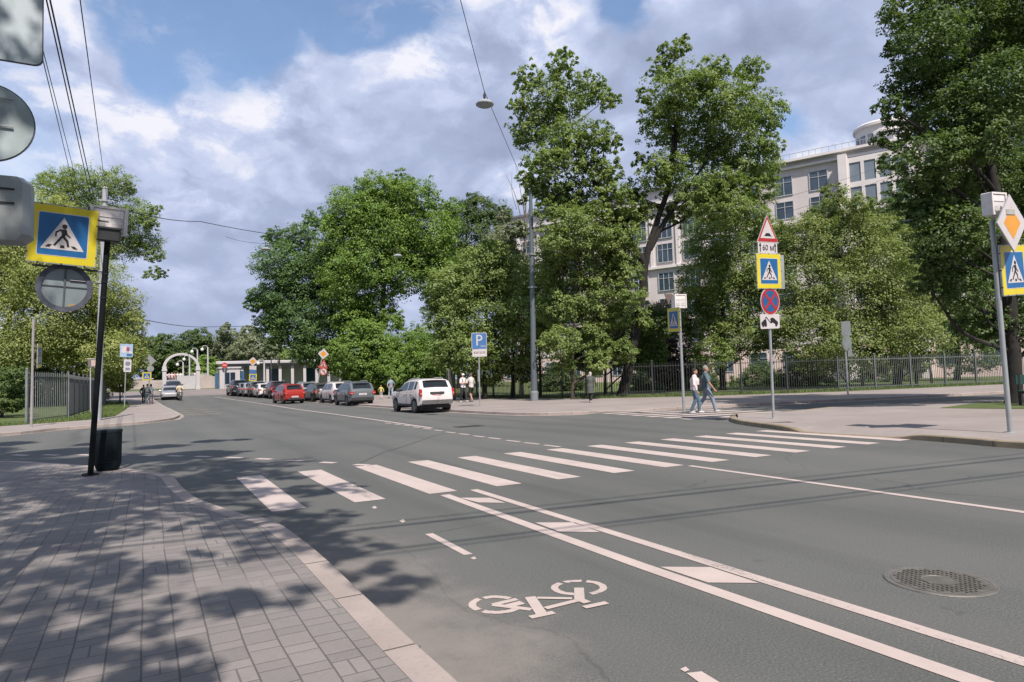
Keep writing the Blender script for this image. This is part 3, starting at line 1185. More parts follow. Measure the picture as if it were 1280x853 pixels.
def pb(dep, lst, zs=.85, seed=0, jit=.55):
    """foliage clumps given where the photo shows them: (x, y, r [, depth offset])"""
    rg = random.Random(seed + 31)
    out = []
    for q in lst:
        x, y, r = q[:3]
        dd = q[3] if len(q) > 3 else rg.uniform(-jit, jit) * 3.0
        D = dep + dd
        p = pd(x, y, D)
        rr = r * D / FPX
        out.append((p[0], p[1], p[2], rr, rr * 1.1, rr * zs))
    return out


def ptree(label, dep, basepx, trunkpx, blobs, n, size, leaf, zb=.12, **kw):
    b = pd(basepx[0], basepx[1], dep)
    b[2] = tz(b[1]) + zb
    seed = kw.get('seed', 1)
    tr = [b] + [pd(q[0], q[1], dep + (q[2] if len(q) > 2 else 0)) for q in trunkpx]
    bl = pb(dep, blobs, seed=seed, jit=kw.pop('jit', .55))
    if 'extrapx' in kw:
        kw['extra'] = [([pd(q[0], q[1], dep + (q[2] if len(q) > 2 else 0)) for q in path], r) for path, r in kw.pop('extrapx')]
    return tree(label, b, tr, bl, n, size, leaf, **kw)


GT = 'trees along the far right footway'
ptree('tall twin crowned ash tree with forked leaning trunk behind the old person', 42, (778, 503), [(790, 440), (802, 372), (808, 322), (822, 275), (838, 225), (848, 150)],
      [(660, 98, 20), (702, 82, 20), (706, 66, 10), (690, 128, 38), (735, 112, 26), (758, 122, 16), (660, 160, 26), (708, 178, 38), (748, 168, 24), (680, 202, 26), (738, 215, 28), (648, 128, 16), (762, 212, 18),
       (842, 62, 18), (826, 84, 18), (856, 46, 8), (850, 112, 38), (888, 92, 26), (902, 132, 42), (938, 88, 22), (950, 140, 32), (930, 192, 38), (882, 182, 42), (832, 152, 32), (808, 118, 14), (962, 182, 17), (830, 212, 32), (872, 240, 32), (938, 228, 18), (800, 200, 13), (798, 262, 22), (768, 268, 18), (672, 232, 16), (900, 265, 20), (845, 265, 18), (692, 238, 26), (722, 250, 26), (662, 222, 18), (762, 240, 22), (748, 262, 18), (905, 230, 26), (790, 240, 18), (770, 180, 12)],
      62000, .21, 'mid', bark=BARKD, r0=.36, group=GT, seed=3, airy=.15, droop=.55, clump=.22,
      extrapx=[([(806, 330), (775, 280), (745, 232), (728, 196), (712, 150)], .24), ([(812, 312), (840, 262), (872, 218), (898, 180)], .22), ([(838, 225), (842, 170), (852, 110)], .16)])
ptree('pale green bushy maple standing between lamp post and ash trunk', 41, (716, 500), [(716, 440), (720, 360), (722, 290)],
      [(718, 288, 36), (698, 318, 30), (748, 328, 36), (730, 368, 40), (762, 388, 28), (714, 262, 20), (692, 296, 20), (740, 418, 24), (700, 426, 24), (700, 380, 30), (752, 296, 22), (780, 340, 22), (775, 440, 20), (775, 302, 26), (788, 272, 20), (700, 250, 18), (682, 262, 16), (800, 400, 16), (690, 340, 24), (785, 368, 22), (745, 452, 18), (705, 455, 16), (772, 330, 22)],
      42000, .19, 'mid', r0=.13, group=GT, seed=5, airy=.3, droop=.3)
ptree('broad low maple behind the blue parking sign', 47, (606, 501), [(606, 450), (608, 390), (612, 330)],
      [(600, 340, 34), (570, 362, 34), (640, 350, 34), (660, 392, 34), (600, 400, 44), (560, 402, 28), (640, 432, 40), (580, 440, 34), (680, 362, 20), (615, 316, 18), (688, 420, 24), (610, 458, 28), (560, 446, 22), (655, 460, 20), (545, 380, 14)],
      46000, .21, 'mid', bark=BARKD, r0=.18, group=GT, seed=7, airy=.45, extrapx=[([(640, 500), (642, 440), (648, 380)], .12), ([(676, 499), (674, 440), (668, 400)], .12), ([(580, 499), (582, 440), (580, 400)], .1)])
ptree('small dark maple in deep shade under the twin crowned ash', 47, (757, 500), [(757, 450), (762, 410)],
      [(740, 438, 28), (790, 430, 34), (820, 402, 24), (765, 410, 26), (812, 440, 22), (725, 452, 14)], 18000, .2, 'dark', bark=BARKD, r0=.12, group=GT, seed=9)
ptree('tree with dark dense crown between the ash and the hump sign', 50, (904, 499), [(903, 440), (904, 360), (908, 280)],
      [(900, 262, 32), (890, 302, 34), (918, 332, 34), (880, 352, 34), (912, 382, 40), (872, 402, 28), (950, 238, 22), (962, 214, 17), (925, 422, 34), (888, 442, 24), (945, 352, 26), (955, 290, 22), (935, 270, 24), (960, 420, 20)],
      40000, .2, 'mid', bark=BARKD, r0=.24, group=GT, seed=11, airy=.4)
ptree('small purple leaved tree behind the far crossing sign', 53, (836, 499), [(836, 460), (836, 420)],
      [(832, 396, 22), (818, 428, 22), (846, 440, 24), (800, 450, 16), (850, 405, 16), (830, 462, 20), (862, 460, 16)], 15000, .19, 'purple', bark=BARKD, r0=.12, group=GT, seed=13, name='purple_tree')
ptree('wide yellowish lime tree right of the no stopping sign', 47.5, (1122, 492), [(1122, 450), (1100, 380), (1075, 300)],
      [(1050, 262, 26), (1040, 240, 13), (1010, 302, 36), (1060, 302, 42), (1100, 332, 42), (1000, 352, 42), (1060, 372, 56), (1120, 392, 46), (1140, 422, 36), (1012, 420, 42), (1070, 432, 42), (1160, 402, 22), (982, 302, 24), (985, 402, 24), (1130, 352, 32), (1110, 440, 26), (1030, 272, 22), (1090, 290, 22), (1075, 255, 14), (1110, 285, 20), (1135, 300, 20), (1020, 450, 22), (1090, 455, 18), (1150, 450, 18)],
      62000, .2, 'lime', bark=BARKD, r0=.3, group=GT, seed=15, airy=.45, extrapx=[([(1147, 488), (1140, 440), (1120, 400)], .16), ([(1166, 487), (1160, 440)], .13), ([(1079, 493), (1075, 440), (1060, 400)], .14)])
ptree('dark tree half hidden behind the lime tree', 58, (1197, 487), [(1195, 420), (1160, 330)],
      [(1130, 268, 30), (1112, 300, 24), (1160, 312, 34), (1182, 362, 30), (1192, 402, 30), (1140, 330, 28), (1120, 240, 14), (1100, 262, 18), (1090, 282, 18), (1170, 270, 22), (1210, 440, 30), (1230, 400, 30)],
      26000, .23, 'dark', bark=BARKD, r0=.25, group=GT, seed=17)
ptree('big linden at the right edge with thick dark trunk on the island lawn', 22.5, (1269, 514), [(1266, 440), (1258, 340), (1244, 240), (1222, 140), (1205, 20), (1195, -60)],
      [(1130, 18, 26), (1162, 50, 40), (1142, 98, 34), (1112, 135, 18), (1200, 18, 46), (1262, 28, 46), (1250, 112, 50), (1190, 142, 40), (1130, 162, 26), (1108, 204, 12), (1160, 202, 38), (1212, 222, 50), (1272, 222, 46), (1146, 250, 24), (1192, 292, 42), (1252, 332, 50), (1202, 362, 34), (1222, 402, 28), (1272, 402, 36), (1180, 250, 34), (1345, 100, 80), (1350, 250, 80), (1180, -55, 55), (1285, -70, 70), (1345, 370, 60), (1120, 60, 14), (1300, 0, 60), (1165, 320, 22), (1100, 175, 9), (1225, 80, 40), (1170, 120, 30), (1220, 170, 40), (1225, 300, 36), (1165, 262, 26), (1180, 80, 28), (1180, 340, 26), (1155, 355, 18)],
      120000, .14, 'dark', bark=BARKD, r0=.26, group=None, seed=19, airy=.35, jit=.75, name='linden_tree',
      extrapx=[([(1238, 210), (1190, 140), (1150, 60), (1140, 10)], .09), ([(1232, 180), (1270, 100), (1290, 20)], .09)])

GL = 'trees beyond the row of parked cars'
ptree('large dark green oak leaning left over the parked cars', 76, (441, 497), [(438, 450), (420, 400), (400, 340)],
      [(332, 372, 20), (352, 332, 32), (346, 298, 15), (375, 300, 22), (386, 350, 38), (370, 402, 36), (340, 408, 20), (400, 422, 30), (400, 276, 18), (318, 380, 12), (360, 375, 30), (425, 390, 30), (420, 330, 34), (385, 440, 20), (410, 455, 16), (345, 430, 12)],
      42000, .3, 'blue', bark=BARKD, r0=.5, group=GL, seed=21, airy=.4)
ptree('tallest bright green maple beyond the parked cars', 72, (474, 497), [(474, 450), (478, 390), (482, 310), (486, 250)],
      [(440, 262, 32), (470, 238, 26), (500, 226, 16), (520, 250, 28), (430, 312, 34), (480, 292, 42), (540, 292, 32), (500, 342, 34), (440, 362, 34), (560, 262, 16), (525, 322, 28), (552, 332, 26), (460, 330, 36), (490, 260, 30), (420, 282, 18), (418, 345, 20), (545, 360, 18), (470, 385, 24), (455, 405, 22), (490, 400, 18), (440, 400, 22), (500, 300, 34), (465, 265, 28), (545, 340, 20)], 70000, .3, 'bright', bark=BARKL, r0=.42, group=GL, seed=23, airy=.4)
ptree('dark round tree behind the bright maple', 82, (575, 497), [(575, 440), (580, 340), (585, 270)],
      [(572, 272, 24), (602, 262, 22), (590, 302, 34), (626, 274, 18), (562, 322, 24), (620, 322, 28), (545, 300, 18), (600, 350, 34), (560, 370, 30), (640, 360, 26), (588, 250, 10)],
      30000, .3, 'dark', bark=BARKD, r0=.35, group=GL, seed=25, airy=.45)
ptree('half dead grey tree with bare top twigs behind the lamp post', 56, (652, 499), [(652, 440), (655, 350), (657, 280), (656, 215)],
      [(628, 302, 22), (646, 286, 14), (640, 330, 20), (628, 270, 10), (655, 250, 8), (662, 350, 20), (615, 330, 16)],
      9000, .24, 'grey', bark=M('grey_dead_bark', (.20, .175, .15), .9, var=.3), r0=.2, group=GL, seed=27, airy=.3,
      extrapx=[([(656, 300), (646, 250), (632, 218)], .05), ([(656, 280), (668, 240), (676, 210)], .05), ([(656, 310), (676, 270), (692, 240)], .05), ([(656, 270), (650, 235), (644, 205)], .04), ([(657, 320), (680, 300), (698, 285)], .04), ([(656, 260), (664, 225), (662, 200)], .04), ([(650, 330), (636, 290), (622, 262)], .05), ([(656, 290), (684, 255), (688, 225)], .035), ([(646, 262), (640, 240), (640, 215)], .03)])
ptree('low bright green bush beside the right end of the parked cars', 68.5, (455, 497), [(455, 470), (455, 440)],
      [(440, 442, 26), (468, 432, 26), (455, 416, 20), (430, 458, 16), (455, 462, 22), (424, 436, 16), (478, 455, 22), (470, 478, 18), (445, 478, 16), (490, 440, 18)], 26000, .26, 'bright', r0=.12, seed=29, name='bush', cat='bush', group='low bushes beyond the parked cars')
ptree('low bright green bush left of the white off-road car', 67, (520, 500), [(520, 470), (520, 440)],
      [(505, 442, 26), (536, 440, 26), (520, 420, 16), (500, 468, 20), (540, 470, 24), (520, 470, 22), (555, 460, 16), (488, 455, 20), (530, 452, 24), (495, 484, 16), (515, 484, 16), (548, 485, 16), (550, 440, 18)], 30000, .25, 'bright', r0=.12, seed=31, name='bush', cat='bush', group='low bushes beyond the parked cars')

for i, (bx, dep, w, lab) in enumerate([(700, 62, 20, 'low added bush with shade-dark leaves behind the fence right of the lamp post'), (815, 58, 22, 'low added bush with shade-dark leaves behind the fence right of the ash trunk'), (870, 60, 20, 'low added bush with shade-dark leaves behind the fence left of the crossing couple'),
                                       (1000, 55, 24, 'low added bush with shade-dark leaves behind the fence right of the hump sign post'), (948, 60, 20, 'low added bush with shade-dark leaves behind the fence left of the hump sign post'), (1105, 60, 22, 'low added bush with shade-dark leaves behind the fence under the lime tree')]):
    ptree(lab, dep, (bx, 492), [(bx, 478), (bx, 468)], [(bx, 474, w), (bx - w, 480, w * .7), (bx + w, 480, w * .75), (bx + 4, 460, w * .6)], 7000, .2, 'dark', r0=.07, seed=120 + i, name='bush', cat='bush', group='low bushes behind the right fence')  # bushes added, leaf colour dark in place of the shade under the trees

# left side
ptree('pale willow-like tree filling the left edge behind the fence', 57, (-14, 524), [(-6, 470), (12, 400), (35, 320)],
      [(50, 272, 42), (18, 302, 56), (60, 402, 56), (112, 402, 48), (142, 440, 34), (148, 382, 30), (20, 352, 48), (95, 312, 36), (160, 422, 24), (118, 352, 38), (-35, 330, 70), (130, 466, 20), (62, 345, 46), (168, 450, 14), (170, 400, 14), (-10, 262, 30), (82, 262, 20), (100, 440, 30), (30, 430, 34), (20, 260, 20)],
      80000, .22, 'pale', bark=BARKD, r0=.34, seed=33, airy=.35, droop=.4, name='willow_tree', group=None,
      extrapx=[([(-4, 450), (10, 405), (24, 365), (50, 320)], .2), ([(8, 420), (60, 380), (110, 350)], .12)])
ptree('darker maple reaching out above the willow with overhanging branches', 66, (118, 512), [(118, 440), (112, 340), (112, 260)],
      [(100, 232, 28), (140, 230, 24), (70, 238, 26), (168, 268, 24), (195, 262, 9), (178, 300, 22), (193, 318, 13), (150, 302, 28), (203, 340, 8), (120, 270, 30), (160, 235, 10), (185, 280, 12), (60, 225, 12), (110, 300, 34), (190, 342, 10)],
      30000, .2, 'mid', bark=BARKD, r0=.3, seed=35, airy=.3)
ptree('young tree thicket, dark leaves added for the willow shade, behind the left fence', 63, (60, 516), [(60, 470), (60, 440)],
      [(20, 442, 40), (80, 452, 46), (122, 470, 20), (50, 482, 34), (105, 484, 30), (-20, 470, 40), (0, 490, 26), (130, 420, 30), (40, 500, 16), (75, 500, 16), (20, 470, 30), (60, 430, 30)], 30000, .26, 'dark', bark=BARKD, r0=.14, seed=37, name='thicket', cat='thicket')  # low clumps thickened with dark leaves to stand for the willow's shade
ptree('dark green bush at the left edge beside the grey fence', 40, (2, 528), [(2, 505), (2, 490)],
      [(0, 482, 26), (16, 500, 16), (-20, 500, 24), (22, 470, 14)], 12000, .16, 'dark', r0=.08, seed=39, name='bush', cat='bush')
ptree('light green shrub with low branches beside the banner pole', 58, (150, 512), [(150, 490), (150, 470)],
      [(142, 464, 18), (160, 456, 14), (150, 478, 14)], 10000, .18, 'pale', r0=.08, seed=41, name='shrub', cat='shrub')

# far side of the river
GF = 'far trees beyond the white arch'
for lab, dep, bx, bl, n, lf in [
    ('dark domed tree far behind the white arch', 175, 240, [(238, 436, 24), (250, 422, 14), (222, 446, 22), (258, 442, 18), (236, 462, 24), (210, 462, 18)], 14000, 'dark'),
    ('dark tree far left of the arch behind the diamond sign', 170, 200, [(196, 438, 20), (205, 425, 10), (190, 456, 22), (212, 448, 14), (206, 470, 16), (175, 440, 22)], 12000, 'dark'),
    ('pale feathery tree above the left end of the pavilion roof', 172, 290, [(288, 430, 20), (280, 412, 9), (290, 450, 20), (276, 446, 16), (300, 442, 14)], 11000, 'grey'),
    ('pale feathery tree above the middle of the pavilion roof', 170, 322, [(316, 436, 22), (310, 418, 12), (330, 444, 18), (322, 456, 18), (340, 440, 16), (345, 460, 14), (306, 456, 14)], 13000, 'grey'),
    ('round yellow green bush between the far bridge lamps', 150, 259, [(258, 458, 14), (249, 466, 11), (268, 466, 12), (259, 470, 12)], 7000, 'bright'),
    ('dense green tree above the right end of the pavilion roof', 150, 395, [(372, 450, 22), (400, 452, 22), (385, 440, 18), (420, 460, 20), (440, 466, 20), (410, 440, 18)], 12000, 'mid')]:
    ptree(lab, dep, (bx, 484), [(bx, 470), (bx + 1, 440)], bl, n, .62, lf, bark=BARK, r0=.4, group=GF, seed=43 + int(bx), jit=1.2, name='far_tree')
ptree('dark far wood edge left of the arch at the end of the street', 200, (150, 484), [(150, 465)], [(140, 452, 30), (110, 455, 30), (160, 440, 20), (225, 455, 30), (270, 455, 30), (330, 452, 30)], 16000, .8, 'dark', r0=.4, seed=99, name='far_tree', group=GF)

# trees that stand behind the photographer and shade the paving
gsh = []
shade = []
for y, xs, r in [(598, (-40, 20, 80, 140, 200, 250), .75), (615, (-20, 50, 120, 190, 260), .62), (634, (-30, 40, 110, 180, 250, 318), .5), (655, (-30, 30, 90, 150, 262, 330, 385), .40), (680, (-20, 40, 100, 330, 385, 420), .33),
                 (712, (-30, 30, 90, 150, 205), .34), (748, (-20, 50, 110, 270, 330), .27), (792, (-20, 50, 110, 170), .26), (838, (-10, 60, 130, 200, 265), .24),
                 (577, (235, 275, 320), .72), (590, (255, 300, 345), .5), (606, (330, 375, 412), .36), (640, (352, 395), .34), (660, (375, 405), .26), (601, (432,), .2), (704, (440, 468), .22), (716, (488, 505), .15), (735, (462, 480), .15)]:
    for x in xs:
        p = at(x, y, .08)
        shade.append((p[0], p[1], r * (1.35 if x < 430 else 1.1), 6.4 + .42 * max(0, p[1] - 2) + (1.2 if x > 300 else 0)))
shade += [(-6, 3, 2.4, 8), (-5, 1, 2, 7.5), (-7, 8, 2.6, 9), (-7, 12, 2.4, 11), (-5, 15.5, 1.4, 12), (-2.6, 14.8, 1.2, 12)]
for gx, gy, r, z in shade:
    sx, sy = gx + z / math.tan(R_(SUN_EL)) * math.sin(R_(SUN_AZ)), gy + z / math.tan(R_(SUN_EL)) * math.cos(R_(SUN_AZ))
    gsh.append((sx, sy, z, r, r, r * .7))
gsh += [(-6, -6, 9, 3.2, 3.2, 2.4), (-1.5, -6.5, 8.5, 3, 3, 2.2), (-8, -1, 9, 3, 3, 2.4), (-10, 5, 10, 3, 3, 2.4), (-4.5, -1.5, 10.5, 3, 3, 2.2), (-4, -10, 8.5, 3.2, 3.2, 2.4)]  # unseen crown clumps, added to keep sky light off the paving
tree('shade tree behind the viewpoint whose crown shadows the near paving', (-3.4, -3.2, KH), [(-3.4, -3.2, KH), (-3.4, -3.1, 3), (-3.5, -3.2, 6.5), (-3.6, -3.4, 9)], gsh, 110000, .13, 'mid', r0=.16, seed=71, airy=.15, limbs=False, name='shade_tree')
gsh = []
for gx, gy, r, z in [(-3.2, 17.6, 1.5, 14), (-1.0, 17.4, 1.1, 14), (.9, 16.9, .9, 14.2), (-5.6, 19, 1.6, 14.5), (-2.2, 20.6, 1.1, 15), (.4, 20.2, .6, 15), (1.6, 21.0, .45, 15), (-4.6, 22.6, 1.4, 15.6), (2.4, 20.7, .3, 15), (-1.2, 23.0, .6, 16), (-4, 25.5, .9, 16.5)]:
    sx, sy = gx + z / math.tan(R_(SUN_EL)) * math.sin(R_(SUN_AZ)), gy + z / math.tan(R_(SUN_EL)) * math.cos(R_(SUN_AZ))
    gsh.append((sx - .0, sy, z, r, r, r * .7))
tree('tall shade tree left of the viewpoint shadowing the side street', (-7.5, 3.0, KH), [(-7.5, 3, KH), (-7.3, 3.4, 5), (-6.8, 4.4, 11), (-6.2, 5.2, 14)], gsh, 60000, .18, 'mid', r0=.2, seed=73, airy=.15, limbs=False, name='shade_tree')


# ------------------------------------------------------------------ posts and signs
class Post:
    def __init__(s, name, label, base, toppx, r, mat, cat, taper=1.0, group=None, poletop=None, n=10):
        s.base = np.array(base, float)
        D = depth_of(base)
        top = pd(toppx[0], toppx[1], D)
        ax = Vector(top - s.base)
        s.len = ax.length
        s.q = Vector((0, 0, 1)).rotation_difference(ax)
        s.root = thing(name, label, cat, base, rot=s.q.to_euler(), group=group)
        s.D = D
        s.r = r
        MB().tube([(0, 0, 0), (0, 0, s.len * .5), (0, 0, s.len)], [r, r * (1 + taper) / 2, r * taper], n).build('pole', mat, s.root, smooth=40)
    def xz(s, x, y, dy=0.0):
        d = Vector(ray(x, y))
        nrm = s.q @ Vector((0, 1, 0))
        p0 = Vector(s.base) + nrm * dy
        t = (p0 - Vector(CAM)).dot(nrm) / d.dot(nrm)
        p = Vector(CAM) + d * t
        l = s.q.inverted() @ (p - Vector(s.base))
        return l.x, l.z
    def px(s, n):
        return n * s.D / FPX


def rrect(cx, cz, w, h, r=.04, n=4):
    pts = []
    for sx, sz, a0 in ((1, 1, 0), (-1, 1, 90), (-1, -1, 180), (1, -1, 270)):
        for k in range(n + 1):
            a = R_(a0 + 90 * k / n)
            pts.append((cx + sx * (w / 2 - r) + r * math.cos(a), cz + sz * (h / 2 - r) + r * math.sin(a)))
    return pts


def circ(cx, cz, r, n=32):
    return [(cx + r * math.cos(2 * math.pi * k / n), cz + r * math.sin(2 * math.pi * k / n)) for k in range(n)]


def walker(mb, cx, cz, s, y0):
    """zebra crossing figure inside its triangle, s = panel side"""
    T = lambda x, z: (cx + x * s, cz + z * s)
    mb.poly([T(.02 + .055 * math.cos(a), .205 + .055 * math.sin(a)) for a in [2 * math.pi * k / 14 for k in range(14)]], y0, th=.002)
    mb.poly([T(-.06, .12), T(.05, .15), T(.06, .02), (T(.03, -.06)), T(-.04, -.06), T(-.03, .03)], y0, th=.002)
    mb.seg(T(-.04, .125), T(-.15, .05), .035 * s, y0); mb.seg(T(-.145, .065), T(-.145, -.05), .032 * s, y0)
    mb.seg(T(.05, .12), T(.07, .02), .034 * s, y0); mb.seg(T(.06, .035), T(.15, -.05), .034 * s, y0)
    mb.seg(T(-.02, -.04), T(-.09, -.15), .05 * s, y0); mb.seg(T(-.08, -.13), T(-.17, -.27), .045 * s, y0)
    mb.seg(T(.0, -.04), T(.09, -.14), .052 * s, y0); mb.seg(T(.085, -.12), T(.12, -.28), .046 * s, y0)
    for x, l in ((-.275, .05), (.0, .0), (.24, -.05)):
        mb.poly([T(x - .045 + l * .6, -.25), T(x + .035 + l * .6, -.25), T(x + .045 - l * .6, -.315), T(x - .045 - l * .6, -.315)], y0, th=.002)


def crossing_sign(parent, cx, cz, sz, y0, frame=True):
    p = MB().poly(rrect(cx, cz, sz, sz, .02), y0, th=.03).build('crossing_sign', GALVD, parent)
    MB().poly(rrect(cx, cz, sz * .965, sz * .965, .015), y0 - .003, th=.003).build('border', YELLOW, p)
    MB().poly(rrect(cx, cz, sz * .73, sz * .73, .03), y0 - .006, th=.003).build('edge_line', WHITE, p)
    b = sz * .70
    MB().poly(rrect(cx, cz, b, b, .025), y0 - .009, th=.003).build('panel', BLUE, p)
    MB().poly([(cx, cz + b * .42), (cx - b * .44, cz - b * .36), (cx + b * .44, cz - b * .36)], y0 - .012, th=.003).build('triangle', WHITE, p)
    mb = MB()
    walker(mb, cx, cz, b, y0 - .015)
    mb.build('walking_figure', BLACK, p, fix=False)
    mb = MB()
    for k in range(3):
        for sgn in (-1, 1):
            mb.box((cx + sgn * sz * .49, y0 + .012, cz + (k - 1) * sz * .33), (.025, .034, .02))
            mb.box((cx + (k - 1) * sz * .33, y0 + .012, cz + sgn * sz * .49), (.02, .034, .025))
    mb.split('clip', BLACK, p)
    MB().box((cx, y0 + .045, cz + sz * .3), (sz * .5, .03, .04)).box((cx, y0 + .045, cz - sz * .3), (sz * .5, .03, .04)).split('bracket', GALVD, p)
    return p


def diamond_sign(parent, cx, cz, s, y0, back=False):
    k = s * .707
    sq = lambda q: [(cx, cz + k * q), (cx - k * q, cz), (cx, cz - k * q), (cx + k * q, cz)]
    p = MB().poly(sq(1), y0, th=.02).build('priority_sign', GALVD, parent)
    if not back:
        MB().poly(sq(.97), y0 - .003, th=.003).build('white_border', WHITE, p)
        MB().poly(sq(.56), y0 - .006, th=.003).build('orange_panel', ORANGE, p)
    return p


def flash_box(parent, cx, cz, w, h, y0, name='light_box', front=True):
    """grey pedestrian-crossing lamp housing: frame, white panel and two square openings"""
    pale = M('lamp_housing_pale', (.80, .76, .73), .5)
    p = MB().box((cx, y0 + .09, cz), (w, .18, h), ch=.012).build(name, M('lamp_housing_grey', (.72, .70, .69), .5), parent)
    if front:
        mb = MB()
        for sx in (-1, 1):
            mb.box((cx + sx * w * .455, y0 - .012, cz), (w * .09, .03, h))
        mb.box((cx, y0 - .012, cz + h * .46), (w * .82, .03, h * .08))
        mb.build('rim', pale, p)
        MB().box((cx, y0 - .004, cz + h * .25), (w * .78, .012, h * .28)).build('reflector', M('lamp_reflector', (.88, .82, .80), .35), p)
        MB().box((cx - w * .22, y0 - .004, cz - h * .2), (w * .26, .014, h * .2)).box((cx + w * .22, y0 - .004, cz - h * .2), (w * .26, .014, h * .2)).split('lamp_lens', M('lamp_lens', (.62, .60, .60), .2), p)
    return p


# ---- near left: black leaning post with crossing sign
ps = Post('sign_post', 'dark leaning sign post on the paving with yellow edged crossing sign and round sign back', at(113, 594, KH), (135, 292), .047, DARKPOLE, 'sign post')
cx, cz = ps.xz(80, 295)
crossing_sign(ps.root, cx, cz, .97, -.10)
cx, cz = ps.xz(81, 360, .1)
rd = .40
p = MB().poly(circ(cx, cz, rd, 40), .06, th=.03).build('round_sign_back', M('sign_back_pale', (.24, .29, .31), .45, .1, .12, 3), ps.root)
mb = MB()
for k in range(56):
    a = 2 * math.pi * k / 56
    mb.box((cx + rd * .93 * math.cos(a), .045, cz + rd * .93 * math.sin(a)), (.028, .03, .13) if False else (.03, .03, .03))
n = 56
vs, fs = [], []
for k in range(n):
    a = 2 * math.pi * k / n
    ro = rd * (1.02 if k % 2 else .985)
    for r_, y in ((ro, .075), (ro, .03), (rd * .80, .035), (rd * .80, .058)):
        vs.append((cx + r_ * math.cos(a), y, cz + r_ * math.sin(a)))
for k in range(n):
    for q in range(4):
        fs.append((k * 4 + q, k * 4 + (q + 1) % 4, ((k + 1) % n) * 4 + (q + 1) % 4, ((k + 1) % n) * 4 + q))
MB().add(vs, fs).build('ribbed_rim', M('ribbed_rim_dark', (.075, .085, .115), .6, 0, .3, 8), p)
MB().box((cx, .05, cz), (.025, .02, rd * 1.9)).box((cx, .053, cz + .02), (rd * 1.6, .016, .012)).split('bracket', M('bracket_grey', (.09, .10, .11), .6), p)
MB().box((cx + .12, .052, cz - .29), (.11, .006, .06)).build('label_plate', M('yellowed_sticker', (.36, .28, .13), .6), p)
cx, cz = ps.xz(140, 279, .12)
flash_box(ps.root, cx - .05, cz + .04, .56, .46, .12)
cx, cz = ps.xz(135, 294, -.1)
MB().box((cx + .02, -.06, cz), (.33, .26, .22), ch=.02).box((cx + .02, -.19, cz + .11), (.37, .05, .03)).split('camera_housing', M('dark_housing', (.03, .032, .035), .5), ps.root)
MB().tube([(-1.02, .02, ps.xz(80, 335)[1]), (0, .02, ps.xz(80, 335)[1])], .018, 6).tube([(-.7, .03, ps.xz(80, 270)[1]), (0, .03, ps.xz(80, 270)[1])], .018, 6).tube([(cx - .5, .05, ps.xz(81, 350)[1]), (0, .05, ps.xz(81, 350)[1])], .016, 6).split('arm', M('arm_dark', (.05, .055, .06), .5), ps.root)
mb = MB()
for y in (300, 342, 352, 372):
    z = ps.xz(125, y)[1]
    mb.tube([(0, 0, z - .012), (0, 0, z + .012)], .056, 10)
mb.split('clamp', BLACK, ps.root)
MB().lathe((0, 0, 0), [(.13, 0), (.13, .015), (.05, .02)], 14).build('base_plate', DARKPOLE, ps.root)

# ---- tall pale post just behind it (far footway)
b = at(122, 525.5, FK)
pp = Post('utility_post', 'tall pale grey utility post directly behind the dark leaning post', b, (131.5, 236), .17, M('pale_concrete_post', (.40, .42, .45), .6, 0, .1, 2), 'post', .72)
MB().lathe((0, 0, pp.len - .02), [(.13, 0), (.14, .05), (.05, .12)], 12).build('cap', GALVD, pp.root)
mb = MB()
for k in range(3):
    z = pp.len - .6 - k * .9
    mb.box((0, -.14, z), (.5, .05, .07)).box((0, 0, z), (.3, .3, .04))
mb.split('crossarm', GALVD, pp.root)

# ---- nearest post, mostly outside the left edge: only its sign backs show
q = pd(-34, 150, 4.6)
nb = np.array([q[0], q[1], KH])
Dn = depth_of(nb)
np_ = thing('sign_post', 'nearest sign post at the left edge with plain grey sign backs in the top corner', 'sign post', nb)
MB().tube([(0, 0, 0), (0, 0, 5.0)], .045, 10).build('pole', GALV, np_, smooth=40)


def near_xz(x, y):
    d = ray(x, y)
    t = (nb[1] - CAM[1]) / d[1]
    p = CAM + d * t
    return p[0] - nb[0], p[2] - nb[2]


SB = M('sign_back_bluegrey', (.40, .47, .51), .4, .15, .12, 2.2)
x1, z1 = near_xz(51, 78)
x0 = x1 - .72
p = MB().poly(rrect(x1 - .36, z1 + .47, .72, .94, .05), .06, th=.02).build('square_sign_back', SB, np_)
MB().poly(rrect(x1 - .36, z1 + .47, .735, .955, .055), .066, th=.008).build('rim', M('rim_dark', (.09, .09, .12), .5), p)
xc, zc = near_xz(-20, 148)
rr = near_xz(43, 148)[0] - xc
p = MB().poly(circ(xc, zc, rr * .97, 48), .06, th=.02).build('round_sign_back', M('sign_back_stained', (.33, .40, .41), .45, .1, .3, 3.5), np_)
MB().poly(circ(xc, zc, rr, 48), .066, th=.008).build('rim', M('rim_dark', (.05, .05, .06), .5), p)
MB().box((xc + .0, .045, zc - .02), (rr * 1.1, .012, .008)).box((xc, .045, zc + .18), (rr * 1.1, .012, .008)).split('bracket', GALVD, p)
x1, z1 = near_xz(37, 220)
x2, z2 = near_xz(37, 300)
hb = z1 - z2
bx = MB().box((x1 - .30, .16, (z1 + z2) / 2), (.60, .26, hb), ch=.045).build('lamp_housing', M('lamp_back_grey', (.30, .33, .33), .45, .1, .1, 2), np_, smooth=35)
MB().box((x1 - .30, .027, z1 - .1), (.42, .012, .012)).box((x1 - .30, .027, z1 - .2), (.42, .012, .012)).split('vent_line', BLACK, bx)
MB().tube([(x1 - .5, .05, zc), (0, .03, zc)], .02, 6).tube([(x1 - .6, .05, (z1 + z2) / 2), (0, .03, (z1 + z2) / 2)], .02, 6).tube([(x0, .05, near_xz(30, 40)[1]), (0, .03, near_xz(30, 40)[1])], .02, 6).split('arm', GALVD, np_)

